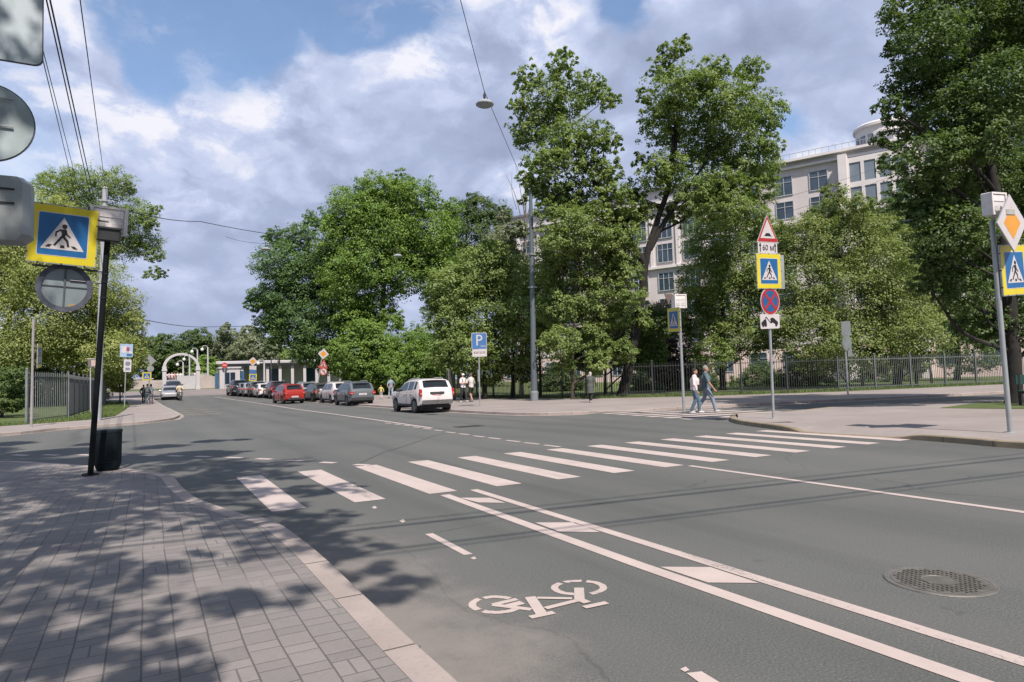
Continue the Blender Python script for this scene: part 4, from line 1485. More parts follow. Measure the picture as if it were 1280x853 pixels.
# ---- island: post with five signs
sp5 = Post('sign_post', 'grey sign post on the island with hump, crossing, no stopping and tow truck signs', at(967, 523, FK), (956.5, 272), .038, GALV, 'sign post')
cx, cz = sp5.xz(957, 287)
s = sp5.px(30)
T3 = lambda q: [(cx, cz + .47 * s * q * 1.15), (cx - .60 * s * q, cz - .52 * s * q), (cx + .60 * s * q, cz - .52 * s * q)]
p = MB().poly(T3(1.10), -.06, th=.012).build('hump_sign', GALVD, sp5.root)
MB().poly(T3(1.08), -.063, th=.003).build('white_edge', WHITE, p)
MB().poly(T3(1.02), -.066, th=.003).build('red_border', REDS, p)
MB().poly(T3(.74), -.069, th=.003).build('panel', WHITE, p)
MB().poly([(cx - .28 * s, cz - .30 * s), (cx - .20 * s, cz - .285 * s), (cx - .10 * s, cz - .17 * s), (cx + .10 * s, cz - .17 * s), (cx + .20 * s, cz - .285 * s), (cx + .28 * s, cz - .30 * s)], -.072, th=.003).build('hump_figure', BLACK, p)
cx, cz = sp5.xz(957.5, 310.5)
p = MB().poly(rrect(cx, cz, .80, .43, .03), -.06, th=.012).build('distance_plate', WHITE, sp5.root)
text_mesh('60 м', .24, 'lettering', BLACK, p, (cx + .02, -.066, cz))
mb = MB()
for sx in (-.31, .31):
    mb.seg((cx + sx, cz - .12), (cx + sx, cz + .06), .035, -.064)
    mb.poly([(cx + sx - .05, cz + .05), (cx + sx + .05, cz + .05), (cx + sx, cz + .16)], -.064, th=.003)
mb.split('arrow', BLACK, p)
cx, cz = sp5.xz(958.5, 339.5)
crossing_sign(sp5.root, cx, cz, 1.02, -.08)
MB().poly(rrect(cx + .32, cz, 1.0, 1.0, .02), .06, th=.03).build('sign_back', GALVD, sp5.root)
cx, cz = sp5.xz(960.5, 377)
rr = .40
p = MB().poly(circ(cx, cz, rr, 36), -.06, th=.012).build('no_stopping_sign', GALVD, sp5.root)
MB().poly(circ(cx, cz, rr * .985, 36), -.063, th=.003).build('white_edge', WHITE, p)
MB().poly(circ(cx, cz, rr * .94, 36), -.066, th=.003).build('red_border', REDS, p)
MB().poly(circ(cx, cz, rr * .76, 36), -.069, th=.003).build('panel', M('no_stop_blue', (.015, .10, .27), .4), p)
k = rr * .58
MB().seg((cx - k, cz - k), (cx + k, cz + k), .075, -.072).seg((cx - k, cz + k), (cx + k, cz - k), .075, -.0735).build('red_cross', REDS, p, fix=False)
cx, cz = sp5.xz(960.5, 402)
p = MB().poly(rrect(cx, cz, .80, .42, .04), -.06, th=.012).build('tow_plate', WHITE, sp5.root)
mb = MB()
mb.poly([(cx - .36, cz - .10), (cx - .36, cz - .02), (cx - .30, cz - .0), (cx - .26, cz + .05), (cx - .16, cz + .05), (cx - .14, cz - .10)], -.064, th=.003)
mb.seg((cx - .24, cz + .0), (cx - .16, cz + .13), .03, -.0655).seg((cx - .16, cz + .13), (cx + .02, cz - .05), .022, -.0655)
mb.poly([(cx + .00, cz + .06), (cx + .05, cz + .10), (cx + .14, cz + .10), (cx + .32, cz - .02), (cx + .33, cz - .09), (cx + .24, cz - .10), (cx + .10, cz - .03), (cx + .02, cz + .02)], -.064, th=.003)
for x, z in ((-.29, -.11), (-.19, -.11), (.25, -.11), (.06, -.01)):
    mb.poly(circ(cx + x, cz + z, .045, 12), -.0665, th=.003)
mb.build('tow_truck_figure', BLACK, p, fix=False)
MB().lathe((0, 0, 0), [(.09, 0), (.09, .012), (.04, .018)], 12).build('base_plate', GALV, sp5.root)

# ---- right edge: post with diamond and crossing sign
sr = Post('sign_post', 'grey sign post at the right edge with priority diamond and crossing sign', at(1263, 541, FK), (1240, 278), .048, GALV, 'sign post')
cx, cz = sr.xz(1265, 279, -.33)
k = sr.px(39)
diamond_sign(sr.root, cx, cz, .80, -.33)
MB().tube([(0, -.03, cz - .2), (cx, -.31, cz - .2)], .02, 6).build('diamond_bracket', GALVD, sr.root)
cx, cz = sr.xz(1250, 338, -.08)
crossing_sign(sr.root, cx + .515, cz - .01, 1.02, -.10)
cx, cz = sr.xz(1237, 257)
flash_box(sr.root, cx, cz, .56, .44, -.16)
MB().box((cx + .02, -.22, cz - .20), (.34, .26, .14), ch=.02).split('camera_housing', M('camera_housing_pale', (.42, .42, .38), .5), sr.root)
MB().tube([(0, 0, sr.len), (cx, -.1, cz - .15)], .035, 8).tube([(.0, -.02, sr.len - .6), (.55, -.05, sr.len - .6)], .018, 6).tube([(0, -.02, sr.len - .95), (.7, -.05, sr.len - .95)], .018, 6).tube([(.35, -.06, sr.len - .7), (.62, -.06, sr.len - .25)], .015, 6).split('arm', GALVD, sr.root)
MB().lathe((0, 0, 0), [(.11, 0), (.11, .012), (.05, .018)], 12).build('base_plate', GALV, sr.root)

# ---- far corner post with edge-on crossing sign
sc = Post('sign_post', 'thin grey post on the far footway with narrow looking crossing sign and light box', at(855, 515, FK), (849, 384), .05, GALV, 'sign post')
cx, cz = sc.xz(844, 400)
p_ = thing('tmp', None, None)
bpy.data.objects.remove(p_)
cs = crossing_sign(sc.root, 0, 0, .86, -.06)
cs.location = (cx, .0, cz)
cs.rotation_euler = (0, 0, R_(-103))
cx, cz = sc.xz(848, 377)
flash_box(sc.root, cx, cz, .55, .5, -.1)
MB().poly([(cx - .45, cz - .1), (cx - .62, cz + .28), (cx - .2, cz + .28)], .02, th=.02).build('triangle_sign_back', M('brownish_sign_back', (.16, .12, .11), .6), sc.root)

# ---- blue parking sign
sk = Post('parking_sign', 'blue parking sign over a white hours plate on a slim post', at(600, 508, FK), (598, 418), .032, GALV, 'road sign')
cx, cz = sk.xz(598.5, 426.5)
p = MB().poly(rrect(cx, cz, .88, .86, .06), -.05, th=.012).build('parking_panel', WHITE, sk.root)
MB().poly(rrect(cx, cz, .83, .81, .05), -.053, th=.003).build('blue_panel', BLUEP, p)
text_mesh('P', .82, 'letter', WHITE, p, (cx - .02, -.057, cz + .01))
text_mesh('мно', .15, 'lettering', WHITE, p, (cx + .22, -.057, cz - .26))
cx, cz = sk.xz(599, 441)
p = MB().poly(rrect(cx, cz, .84, .42, .03), -.05, th=.012).build('hours_plate', WHITE, sk.root)
text_mesh('8.00-20.00', .155, 'lettering', M('plate_text', (.10, .06, .07), .5), p, (cx, -.055, cz))
cx, cz = sk.xz(597.5, 470)
MB().box((-.06, 0, cz), (.05, .12, .62)).build('side_plate', GALV, sk.root)

# ---- sign backs on the far side of the side street
sb = Post('sign_post', 'grey post by the right hand fence carrying sign backs, square above round', at(1060, 493.5, FK), (1055, 408), .045, GALV, 'sign post')
for nm, px_, py_, w in (('square_sign_back', 1056, 411, 0), ('round_sign_back', 1057, 429, 1), ('small_sign_back', 1061, 441, 2)):
    cx, cz = sb.xz(px_, py_)
    pts = rrect(cx, cz, .75, .75, .04) if w == 0 else circ(cx, cz, .40, 28) if w == 1 else rrect(cx, cz, .35, .42, .02)
    MB().poly(pts, -.07, th=.02).build(nm, M('sign_back_dim', (.20, .23, .23), .5), sb.root)

# ---- left: banner pole, edge-on sign, diamond back, small framed sign
bn = Post('banner_pole', 'thin pole with two stacked printed panels in front of the left trees', at(155.5, 510.5, FK), (158, 431), .04, GALV, 'banner pole')
cx, cz = bn.xz(158, 440)
for i, c in enumerate(((.38, .50, .68), (.62, .60, .66))):
    z0 = cz + (.1 if i == 0 else -1.05)
    p = MB().poly(rrect(cx + .1 * i, z0, .85 if i == 0 else .5, 1.0 if i == 0 else .95, .03), -.06, th=.02).build('printed_panel', M('banner_ground_%d' % i, c, .5), bn.root)
    if i == 0:
        MB().poly(rrect(cx - .16, z0 + .08, .3, .5, .03), -.064, th=.003).poly(rrect(cx + .28, z0 - .2, .2, .3, .03), -.064, th=.003).split('pale_patch', M('banner_pale', (.68, .62, .62), .5), p)
        MB().poly(rrect(cx + .1, z0 + .1, .2, .3, .08), -.067, th=.003).build('red_patch', M('banner_red', (.40, .07, .09), .5), p)
        MB().poly(rrect(cx + .2, z0 - .33, .35, .2, .02), -.067, th=.003).build('blue_patch', M('banner_blue', (.05, .16, .33), .5), p)
    else:
        MB().poly(circ(cx + .12, z0 + .15, .17), -.064, th=.003).poly(rrect(cx + .12, z0 - .25, .3, .2, .02), -.064, th=.003).split('grey_mark', M('banner_grey', (.22, .24, .27), .5), p)
se = Post('sign_post', 'grey post at the left fence with a narrow edge-on yellow bordered sign', at(39, 533.5, FK), (42, 399), .05, M('pinkish_grey_post', (.36, .33, .34), .5), 'sign post')
cx, cz = se.xz(43, 445)
cs = crossing_sign(se.root, 0, 0, 1.02, -.03)
cs.location = (cx + .16, 0, cz)
cs.rotation_euler = (0, 0, R_(88))
sf = Post('notice_board', 'small white framed notice on two posts beside the left fence', at(113, 516, FK), (113, 449), .035, M('white_post', (.5, .48, .49), .5), 'notice')
cx, cz = sf.xz(116, 454)
p = MB().poly(rrect(cx, cz, .55, .55, .02), -.05, th=.02).build('board', M('notice_dark', (.16, .15, .16), .6), sf.root)
MB().poly(rrect(cx + .05, cz, .28, .4, .02), -.054, th=.004).build('notice_sheet', M('notice_sheet', (.55, .42, .36), .6), p)
MB().tube([(cx + .25, 0, 0.0), (cx + .25, 0, cz + .25)], .03, 8).tube([(cx - .3, 0, cz + .27), (cx + .28, 0, cz + .27)], .025, 8).split('frame', M('white_post', (.5, .48, .49)), sf.root)
sd = Post('sign_post', 'far post with the grey back of a diamond sign above a yellow edged crossing sign', at(186, 499, FK), (187.5, 443), .06, GALV, 'sign post')
cx, cz = sd.xz(187, 451); diamond_sign(sd.root, cx, cz, .85, -.08, back=True)
cx, cz = sd.xz(188, 461); MB().poly(circ(cx, cz, .33, 24), -.07, th=.02).build('round_sign_back', GALVD, sd.root)
cx, cz = sd.xz(183.5, 470.5); crossing_sign(sd.root, cx, cz, .85, -.08)

# ---- far sign stacks by the pavilion
sx = Post('sign_post', 'far post before the pavilion with orange diamond and crossing sign', at(313.5, 489.5), (316, 447), .07, GALV, 'sign post')
cx, cz = sx.xz(316, 452); diamond_sign(sx.root, cx, cz, .85, -.1)
cx, cz = sx.xz(316, 459.8); MB().poly(rrect(cx, cz, .85, .5, .03), -.1, th=.02).build('white_plate', WHITE, sx.root)
cx, cz = sx.xz(316, 465.0); MB().poly(rrect(cx, cz, .85, .55, .03), -.1, th=.02).build('blue_plate', BLUEP, sx.root)
cx, cz = sx.xz(316, 472); crossing_sign(sx.root, cx, cz, .95, -.1)
b = np.array([13.3, 61.0, tz(61) + FK])
sy = Post('sign_post', 'post among the parked cars with orange diamond, red triangle and no turn signs', b, (404, 436), .05, GALV, 'sign post')
cx, cz = sy.xz(404, 442.5); diamond_sign(sy.root, cx, cz, .70, -.1)
cx, cz = sy.xz(404, 455.5)
tri = lambda q: [(cx, cz + .46 * q), (cx - .44 * q, cz - .34 * q), (cx + .44 * q, cz - .34 * q)]
p = MB().poly(tri(1), -.09, th=.02).build('warning_sign', M('warning_red', (.50, .10, .07), .5), sy.root)
MB().poly(tri(.55), -.094, th=.003).build('panel', M('warning_panel', (.55, .42, .40), .5), p)
MB().poly(circ(cx, cz - .12, .07, 12), -.098, th=.003).poly(circ(cx - .02, cz + .04, .06, 12), -.098, th=.003).split('figure', BLACK, p)
cx, cz = sy.xz(404, 464.5)
p = MB().poly(circ(cx, cz, .34, 28), -.09, th=.02).build('no_turn_sign', M('warning_red', (.5, .1, .07)), sy.root)
MB().poly(circ(cx, cz, .26, 28), -.093, th=.003).build('panel', WHITE, p)
MB().seg((cx - .18, cz + .18), (cx + .18, cz - .18), .06, -.099).build('red_bar', M('warning_red', (.5, .1, .07)), p)
MB().seg((cx + .1, cz - .15), (cx + .1, cz + .02), .06, -.096).seg((cx + .1, cz + .0), (cx - .08, cz + .1), .06, -.0965).split('arrow', BLACK, p, fix=False)
sn = Post('sign_post', 'thin far post with a small pale traffic signal on a sideways arm', at(339, 490), (339, 449), .07, GALV, 'signal post')
cx, cz = sn.xz(348.5, 452)
MB().tube([(0, 0, sn.len - .05), (cx, 0, sn.len - .05)], .04, 6).split('arm', GALV, sn.root)
p = MB().box((cx, 0, cz), (.32, .25, .85), ch=.03).build('signal_head', M('signal_pale', (.55, .5, .4), .5), sn.root)
MB().poly(circ(cx, cz + .25, .09, 14), -.135, th=.008).poly(circ(cx, cz, .09, 14), -.135, th=.008).poly(circ(cx, cz - .25, .09, 14), -.135, th=.008).split('lens', BLACK, p)

# ---- tall lamp post and hanging lamps on wires
lp = Post('lamp_post', 'tall grey steel lamp post in front of the pale green maple', at(668, 501, FK), (663.2, 240), .205, M('lamp_post_grey', (.14, .17, .19), .5, .2, .1, 1), 'lamp post', .5, n=14)
z = lp.xz(665, 310)[1]
MB().lathe((0, 0, 0), [(.24, 0), (.24, .5), (.21, .6)], 14).build('base_sleeve', M('lamp_post_base', (.22, .25, .27), .5), lp.root)
MB().tube([(0, 0, z), (1.9, 0, z + .15)], .035, 6).tube([(0, 0, z + 2.1), (1.4, 0, z + 2.1)], .03, 6).tube([(1.9, 0, z + .15), (0, 0, z + 1.2)], .015, 5).split('bracket', GALV, lp.root)
MB().box((0, 0, z - 2.4), (.40, .40, .08)).box((0, 0, z - .4), (.36, .36, .07)).split('band', GALVD, lp.root)


def hang_lamp(label, px_, py_, dep, w):
    c = pd(px_, py_, dep)
    t = thing('hanging_lamp', label, 'lamp', c, group='street lamps hung on cross wires')
    MB().lathe((0, 0, 0), [(w * .34, -.015), (w * .5, .02), (w * .5, .05), (w * .38, .13), (w * .1, .19)], 24).build('shade', M('lamp_shade_grey', (.34, .37, .37), .5, .1), t, smooth=40)
    MB().lathe((0, 0, -.03), [(w * .36, 0), (w * .44, .025), (w * .44, .045)], 24).split('lens', M('lamp_glass_grey', (.30, .35, .35), .25), t)
    MB().tube([(0, 0, .18), (0, 0, .50)], .016, 6).box((0, 0, .33), (.07, .07, .14)).build('hanger', DKPLASTIC, t)
    return c


def cable(label, pts, r, sag=0.0, group=None):
    pts = [np.array(p, float) for p in pts]
    out = []
    for a, b in zip(pts, pts[1:]):
        for k in range(12):
            t = k / 12
            p = a + (b - a) * t
            p = p - np.array([0, 0, 4 * sag * t * (1 - t)])
            out.append(p)
    out.append(pts[-1])
    o = MB().tube(out, r, 6).build('overhead_cable', WIRE)
    return tag(o, label, 'cable', group)


c1 = hang_lamp('flat round street lamp hanging alone high against the clouds', 606, 132, 23, .62)
top = np.array([0, 0, .50])
cable('cross wire holding the lone lamp, running down to the tall lamp post', [pd(560, -60, 17), c1 + top, pd(664, 250, 43.8)], .011, .02)
c2 = hang_lamp('white lamp hanging against the sky left of the oak', 332, 312.5, 50, .72)
c3 = hang_lamp('white lamp hanging in front of the bright green maple', 497, 321, 48, .66)
cable('thin pale wire carrying the lamps across the oak crown', [pd(282, 296, 52), c2 + top, c3 + top, pd(640, 322, 45.5)], .014, .15)
cable('span wire crossing from the pale utility post to the oak', [pd(131, 254, depth_of(pp.base)), pd(250, 277, 42), pd(420, 300, 62)], .022, .25)
cable('low sagging wire far behind over the street end', [pd(172, 398, 70), pd(250, 409, 100), pd(420, 402, 130)], .04, .2)
cable('thin wire from the lamp post towards the pale building', [pd(664, 262, 43.8), pd(900, 268, 60), pd(1110, 205, 72)], .016, .3)
cable('second wire from the lamp post towards the pale building', [pd(664, 270, 43.8), pd(920, 282, 58), pd(1110, 222, 70)], .016, .3)
# wires along the street on the left
gW = 'wires running along the left side of the street'
pend = pd(131, 244, depth_of(pp.base))
for lab, (xa, ya), (xb, yb), r in [('leftmost thin wire of the bundle above the sign backs', (50, 60), (85, 205), .011), ('second wire from the left in the bundle above the crossing sign', (53, 60), (90, 205), .010),
                                   ('thick middle wire of the bundle above the crossing sign', (58, 0), (104, 205), .014), ('twisted right wire of the bundle above the crossing sign', (62.5, 0), (108, 205), .016),
                                   ('single thin wire right of the bundle at top left', (101, 0), (132, 205), .010)]:
    d0, d1 = 13.0, 33.0
    e = np.array([xb, yb]) + (np.array([xb, yb]) - np.array([xa, ya])) * .22
    s = np.array([xa, ya]) - (np.array([xb, yb]) - np.array([xa, ya])) * .25
    if xa > 90:
        e = np.array([132.5, 240])
        d1 = depth_of(pp.base)
    cable(lab, [pd(s[0], s[1], 10.5 if ya < 30 else 13), pd(e[0], e[1], d1)], r, .0, gW)
# cables overhead (above the frame) whose shadows cross the near lanes
for lab, (p0, p1), r in [('overhead cable above the street whose shadow crosses the double line', ((389, 669), (1280, 572)), .028),
                         ('thinner overhead cable beside the first one above the street', ((389, 663), (1280, 567)), .014),
                         ('overhead cable nearer the camera whose shadow crosses the near lane', ((403, 697), (1280, 590)), .022),
                         ('thin overhead cable paired with the nearer one above the street', ((403, 702), (1280, 594.5)), .014)]:
    a, b = at(*p0), at(*p1)
    d = b - a
    a2, b2 = a - d * 1.2, b + d * 1.0
    hgt = 8.2
    off = np.array([S.x, S.y, S.z]) / S.z * hgt
    cable(lab, [a2 + off, b2 + off], r, 0.0, 'cables above the street')

# ------------------------------------------------------------------ litter bin
b = at(135, 587.5, KH)
t = thing('litter_bin', 'dark rounded litter bin at the kerb right of the leaning post', 'bin', b, R_(-14))
DB = M('bin_dark', (.007, .014, .018), .65, 0, .25, 5, spec=.15)
w = .50
mb = MB()
prof = [(.40, 0), (.46, .05), (.50, .12), (.525, .62), (.525, .68)]
vs, fs = [], []
for s_, z in prof:
    vs += [(x, y, z) for x, y in [(p[0], p[1]) for p in rrect(0, 0, s_ * .76, s_ * .64, .07, 4)]]
k = len(vs) // len(prof)
for j in range(len(prof) - 1):
    fs += [(j * k + i, j * k + (i + 1) % k, (j + 1) * k + (i + 1) % k, (j + 1) * k + i) for i in range(k)]
fs += [tuple(range(k - 1, -1, -1)), tuple(range((len(prof) - 1) * k, len(prof) * k))]
mb.add(vs, fs).build('body', DB, t)
mb = MB()
vs = []
prof = [(.535, .665), (.545, .68), (.545, .715), (.50, .725)]
fs = []
for s_, z in prof:
    vs += [(x, y, z) for x, y in rrect(0, 0, s_ * .76, s_ * .64, .07, 4)]
for j in range(3):
    fs += [(j * k + i, j * k + (i + 1) % k, (j + 1) * k + (i + 1) % k, (j + 1) * k + i) for i in range(k)]
fs += [tuple(range(k - 1, -1, -1)), tuple(range(3 * k, 4 * k))]
MB().add(vs, fs).build('rim', M('bin_rim', (.012, .02, .026), .6, spec=.2), t)
MB().poly(rrect(0, .36, .26, .38, .03), -.178, th=.012).build('raised_panel', M('bin_panel', (.005, .009, .012), .6, spec=.2), t)
MB().box((0, -.172, .15), (.26, .012, .02)).build('ledge', M('bin_rim', (.035, .045, .055)), t)


# ------------------------------------------------------------------ fences
def fence(label, pts, h, mat, pitch=.125, post=2.6, z0=.12, finial=True, bar=.011, group=None, postmat=None):
    pts = [np.array(p[:2], float) for p in pts]
    base = np.array([pts[0][0], pts[0][1], tz(pts[0][1]) + z0])
    t = thing('iron_fence', label, 'fence', base, group=group)
    for a, b in zip(pts, pts[1:]):
        L = np.linalg.norm(b - a)
        n = max(1, round(L / post))
        d = (b - a) / L
        ang = math.atan2(d[1], d[0])
        for i in range(n):
            p, q = a + (b - a) * i / n, a + (b - a) * (i + 1) / n
            z = tz(p[1]) + z0 - base[2]
            o = p - base[:2]
            pm = MB().box((o[0], o[1], z + (h + .12) / 2), (.09, .09, h + .12), ang)
            if finial:
                pm.ell((o[0], o[1], z + h + .17), (.06, .06, .07), 8, 6)
            pm.build('post', postmat or mat, t)
            l = np.linalg.norm(q - p)
            mb = MB()
            nb = int(l / pitch)
            for k in range(1, nb):
                c = o + d * (k * l / nb)
                mb.box((c[0], c[1], z + (h - .05) / 2 + .07), (bar * 2, bar * 2, h - .05), ang)
                mb.add([(c[0] - bar, c[1], z + h + .02), (c[0] + bar, c[1], z + h + .02), (c[0], c[1] + bar, z + h + .02), (c[0], c[1], z + h + .10)], [(0, 1, 3), (1, 2, 3), (2, 0, 3)])
            m_ = o + d * l / 2
            mb.box((m_[0], m_[1], z + .18), (l - .09, .03, .045), ang)
            mb.box((m_[0], m_[1], z + h - .14), (l - .09, .03, .045), ang)
            mb.build('bar_panel', mat, t, fix=False)
    e = pts[-1] - base[:2]
    MB().box((e[0], e[1], tz(pts[-1][1]) + z0 - base[2] + (h + .12) / 2), (.09, .09, h + .12)).build('post', postmat or mat, t)
    return t


GLs = [tuple(at(x, y, FK)[:2]) for x, y in [(33, 530.5), (85, 523.5)]]
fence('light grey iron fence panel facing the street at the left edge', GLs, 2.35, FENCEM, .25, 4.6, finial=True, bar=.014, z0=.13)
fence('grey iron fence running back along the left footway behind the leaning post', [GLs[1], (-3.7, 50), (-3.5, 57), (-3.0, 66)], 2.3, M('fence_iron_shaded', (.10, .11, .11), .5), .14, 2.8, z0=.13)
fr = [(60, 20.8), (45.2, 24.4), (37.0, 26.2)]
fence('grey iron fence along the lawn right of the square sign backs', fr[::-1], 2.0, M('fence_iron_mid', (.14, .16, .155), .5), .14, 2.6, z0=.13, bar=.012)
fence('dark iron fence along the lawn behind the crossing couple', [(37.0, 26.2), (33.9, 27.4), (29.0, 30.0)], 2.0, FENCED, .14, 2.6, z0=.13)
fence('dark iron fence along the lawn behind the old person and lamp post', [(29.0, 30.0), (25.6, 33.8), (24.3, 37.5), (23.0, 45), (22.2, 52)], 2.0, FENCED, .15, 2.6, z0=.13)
# dull metal screen behind the off-road car
t = thing('metal_screen', 'dull grey flat metal screen wall behind the white off-road car', 'screen', (*at(563, 502, FK)[:2], FK + .01), R_(60))
for k in range(3):
    MB().box((k * 1.3, 0, 1.05), (1.25, .05, 2.1)).build('panel', M('screen_grey', (.13, .14, .14), .6), t)
MB().box((1.3, .05, 2.12), (4.0, .06, .06)).build('rail', GALVD, t)
# bench-like structure at the right edge
b = np.array([25.2, 10.6, FK + .01])
t = thing('bench', 'dark bench with a teal back board at the extreme right edge', 'bench', b, R_(-35))
TEAL = M('teal_board', (.012, .06, .055), .5)
MB().box((0, 0, .82), (1.7, .05, .30), ch=.01).build('backrest', TEAL, t)
MB().box((0, -.25, .45), (1.7, .42, .05), ch=.01).build('seat', TEAL, t)
for sx in (-.75, .75):
    MB().box((sx, 0, .5), (.06, .07, 1.0)).box((sx, -.42, .22), (.06, .06, .44)).box((sx, -.2, .40), (.05, .42, .05)).build('leg', BLACK, t)


# ------------------------------------------------------------------ buildings
A_, B_ = np.array([53.3, 85.0]), np.array([78.4, 34.7])
fd = (B_ - A_) / np.linalg.norm(B_ - A_)
FANG = math.atan2(fd[1], fd[0])
STUC = stone_mat('pinkish_stucco', (.64, .58, .565, 1), (.72, .66, .645, 1), .25)
STUC2 = stone_mat('warm_plaster', (.66, .60, .585, 1), (.74, .69, .675, 1), .2)
TRIM = stone_mat('pale_trim', (.76, .71, .69, 1), (.84, .79, .77, 1), .5)
PLINTH = stone_mat('ground_storey_stone', (.74, .58, .53, 1), (.86, .70, .65, 1), .8)
WGLASS = M('window_glass', (.045, .075, .105), .12, 0, .5, .35, spec=.8)
WFRAME = M('window_frame_pale', (.50, .52, .53), .5)
ROOFM = M('roof_metal', (.22, .235, .25), .5, .3, .15, .5)


def win(parent, x, z, w, h, cols=3, rows=2, y=0.0):
    mb = MB()
    ft = .09
    mb.box((x - w / 2 + ft / 2, y - .02, z), (ft, .14, h)).box((x + w / 2 - ft / 2, y - .02, z), (ft, .14, h))
    mb.box((x, y - .018, z + h / 2 - ft / 2), (w - 2 * ft, .136, ft)).box((x, y - .018, z - h / 2 + ft / 2), (w - 2 * ft, .136, ft))
    for k in range(1, cols):
        mb.box((x - w / 2 + w * k / cols, y - .03, z), (.06, .10, h - 2 * ft))
    if rows > 1:
        mb.box((x, y - .033, z + h * .18), (w - 2 * ft, .09, .06))
    f = mb.build('window', WFRAME, parent, fix=False)
    MB().box((x, y + .005, z), (w - .1, .04, h - .1)).build('pane', WGLASS, f)
    return f


# long block
bA = A_ - fd * 9
L1 = 37.0
t1 = thing('apartment_building', 'long pale stucco building with large blue-grey window grids behind the ash tree', 'building', (*bA, .1), FANG)
MB().box((L1 / 2, 8, 12.3), (L1, 15.9, 24.4)).build('wall', STUC, t1)
MB().box((L1 / 2, -.06, 2.2), (L1 + .1, .3, 4.4)).build('ground_storey', PLINTH, t1)
MB().box((L1 / 2, -.22, 24.55), (L1 + .8, .8, .35)).box((L1 / 2, -.16, 23.9), (L1 + .3, .5, .25)).split('cornice', TRIM, t1)
MB().box((L1 / 2, -.12, 15.75), (L1 + .1, .55, .3)).box((L1 / 2, -.1, 4.5), (L1 + .1, .4, .25)).box((L1 / 2, -.08, 8.6), (L1 + .1, .3, .18)).split('string_course', TRIM, t1)
MB().box((L1 / 2, 8.5, 25.9), (L1 - 1, 12, 2.4)).build('attic_storey', M('attic_grey', (.40, .41, .43), .5), t1)
MB().box((L1 / 2, 8.5, 27.25), (L1, 13, .3)).build('roof', ROOFM, t1)
cols = 10
for c in range(cols):
    x = 2.0 + c * (L1 - 4) / (cols - 1)
    for zc, hh in ((21.1, 2.8), (17.7, 2.6), (13.8, 2.5), (10.3, 2.5), (6.7, 2.5), (2.5, 2.3)):
        win(t1, x, zc, 2.25, hh, 3, 2, y=-.01 if zc > 4 else -.21)
mb = MB()
for c in range(cols + 1):
    x = 2.0 + (c - .5) * (L1 - 4) / (cols - 1)
    if 0 < x < L1:
        mb.box((x, -.06, 19.6), (.5, .2, 8.2))
mb.build('pilaster_row', TRIM, t1)
for x in (8.5, 15.8, 23.2):
    t_ = MB().box((x, -.75, 12.3), (3.0, 1.2, .18)).build('balcony', TRIM, t1)
    mb = MB()
    for k in range(16):
        mb.box((x - 1.45 + k * 2.9 / 15, -1.3, 12.85), (.03, .03, .95))
    mb.box((x, -1.3, 13.35), (3.0, .05, .05))
    mb.build('railing', FENCED, t_, fix=False)

# taller right hand block with drum
bB = bA + fd * L1
L2 = 44.0
t2 = thing('apartment_building', 'taller pale corner building with a round roof drum at upper right', 'building', (*bB, .1), FANG)
MB().box((L2 / 2 + .01, 8.3, 13.4), (L2, 16, 26.6)).build('wall', STUC2, t2)
MB().box((L2 / 2, .16, 2.2), (L2 - .1, .3, 4.4)).build('ground_storey', PLINTH, t2)
MB().box((L2 / 2, .0, 26.75), (L2 + .6, 1.0, .3)).box((L2 / 2, .12, 25.95), (L2 + .1, .5, .25)).split('cornice', TRIM, t2)
MB().box((L2 / 2, .1, 19.0), (L2 + .1, .55, .3)).box((L2 / 2, .1, 4.5), (L2 + .05, .5, .25)).split('string_course', TRIM, t2)
MB().box((L2 / 2, 8.5, 26.85), (L2, 15.4, .3)).build('roof', ROOFM, t2)
mb = MB()
for k in range(60):
    mb.box((.4 + k * (L2 - .8) / 59, .5, 27.35), (.04, .04, .9))
mb.box((L2 / 2, .5, 27.8), (L2 - .8, .05, .05))
mb.build('roof_railing', GALVD, t2, fix=False)
cols = 11
for c in range(cols):
    x = 2.2 + c * (L2 - 4.4) / (cols - 1)
    for zc, hh in ((23.9, 2.4), (20.9, 2.2), (17.2, 2.3), (13.8, 2.4), (10.2, 2.4), (6.8, 2.4), (2.5, 2.3)):
        win(t2, x, zc, 2.1, hh, 2, 2, y=.29 if zc > 4 else 0.0)
# projecting glazed bay and drum
sdrum = None
for s_ in np.linspace(0, L2, 200):
    p = bB + fd * s_
    v = np.array([p[0], p[1], 26]) - CAM
    xx = 640 + FPX * (v @ CR) / (v @ CF)
    if xx > 1094:
        sdrum = s_
        break
sdrum = sdrum or 16
dr = MB().lathe((sdrum + .4, 4.2, 26.5), [(2.9, 0), (2.9, 2.9), (3.15, 3.0), (3.15, 3.3), (2.9, 3.5), (.3, 4.0)], 36).build('roof_drum', TRIM, t2, smooth=40)
for k in range(7):
    a = R_(-150 + k * 20 + 0)
    w = MB().box((0, 0, 0), (.62, .10, 1.15)).build('drum_window', M('drum_louvre', (.20, .23, .27), .4), dr)
    w.location = (sdrum + .4 + 2.93 * math.cos(a), 4.2 + 2.93 * math.sin(a), 28.0)
    w.rotation_euler = (0, 0, a + math.pi / 2)
MB().box((sdrum - 3.4, -.6, 13.0), (.9, 1.5, 26)).box((sdrum + 3.6, -.6, 13.0), (.9, 1.5, 26)).split('pilaster', TRIM, t2)
p = MB().box((sdrum + .1, -.35, 22.3), (6.0, 1.0, 6.2)).build('glazed_bay', M('bay_glass', (.22, .27, .32), .25, 0, .25, .3), t2)
mb = MB()
for k in range(5):
    mb.box((sdrum - 2.9 + k * 1.5, -.90, 22.3), (.34, .10, 6.2))
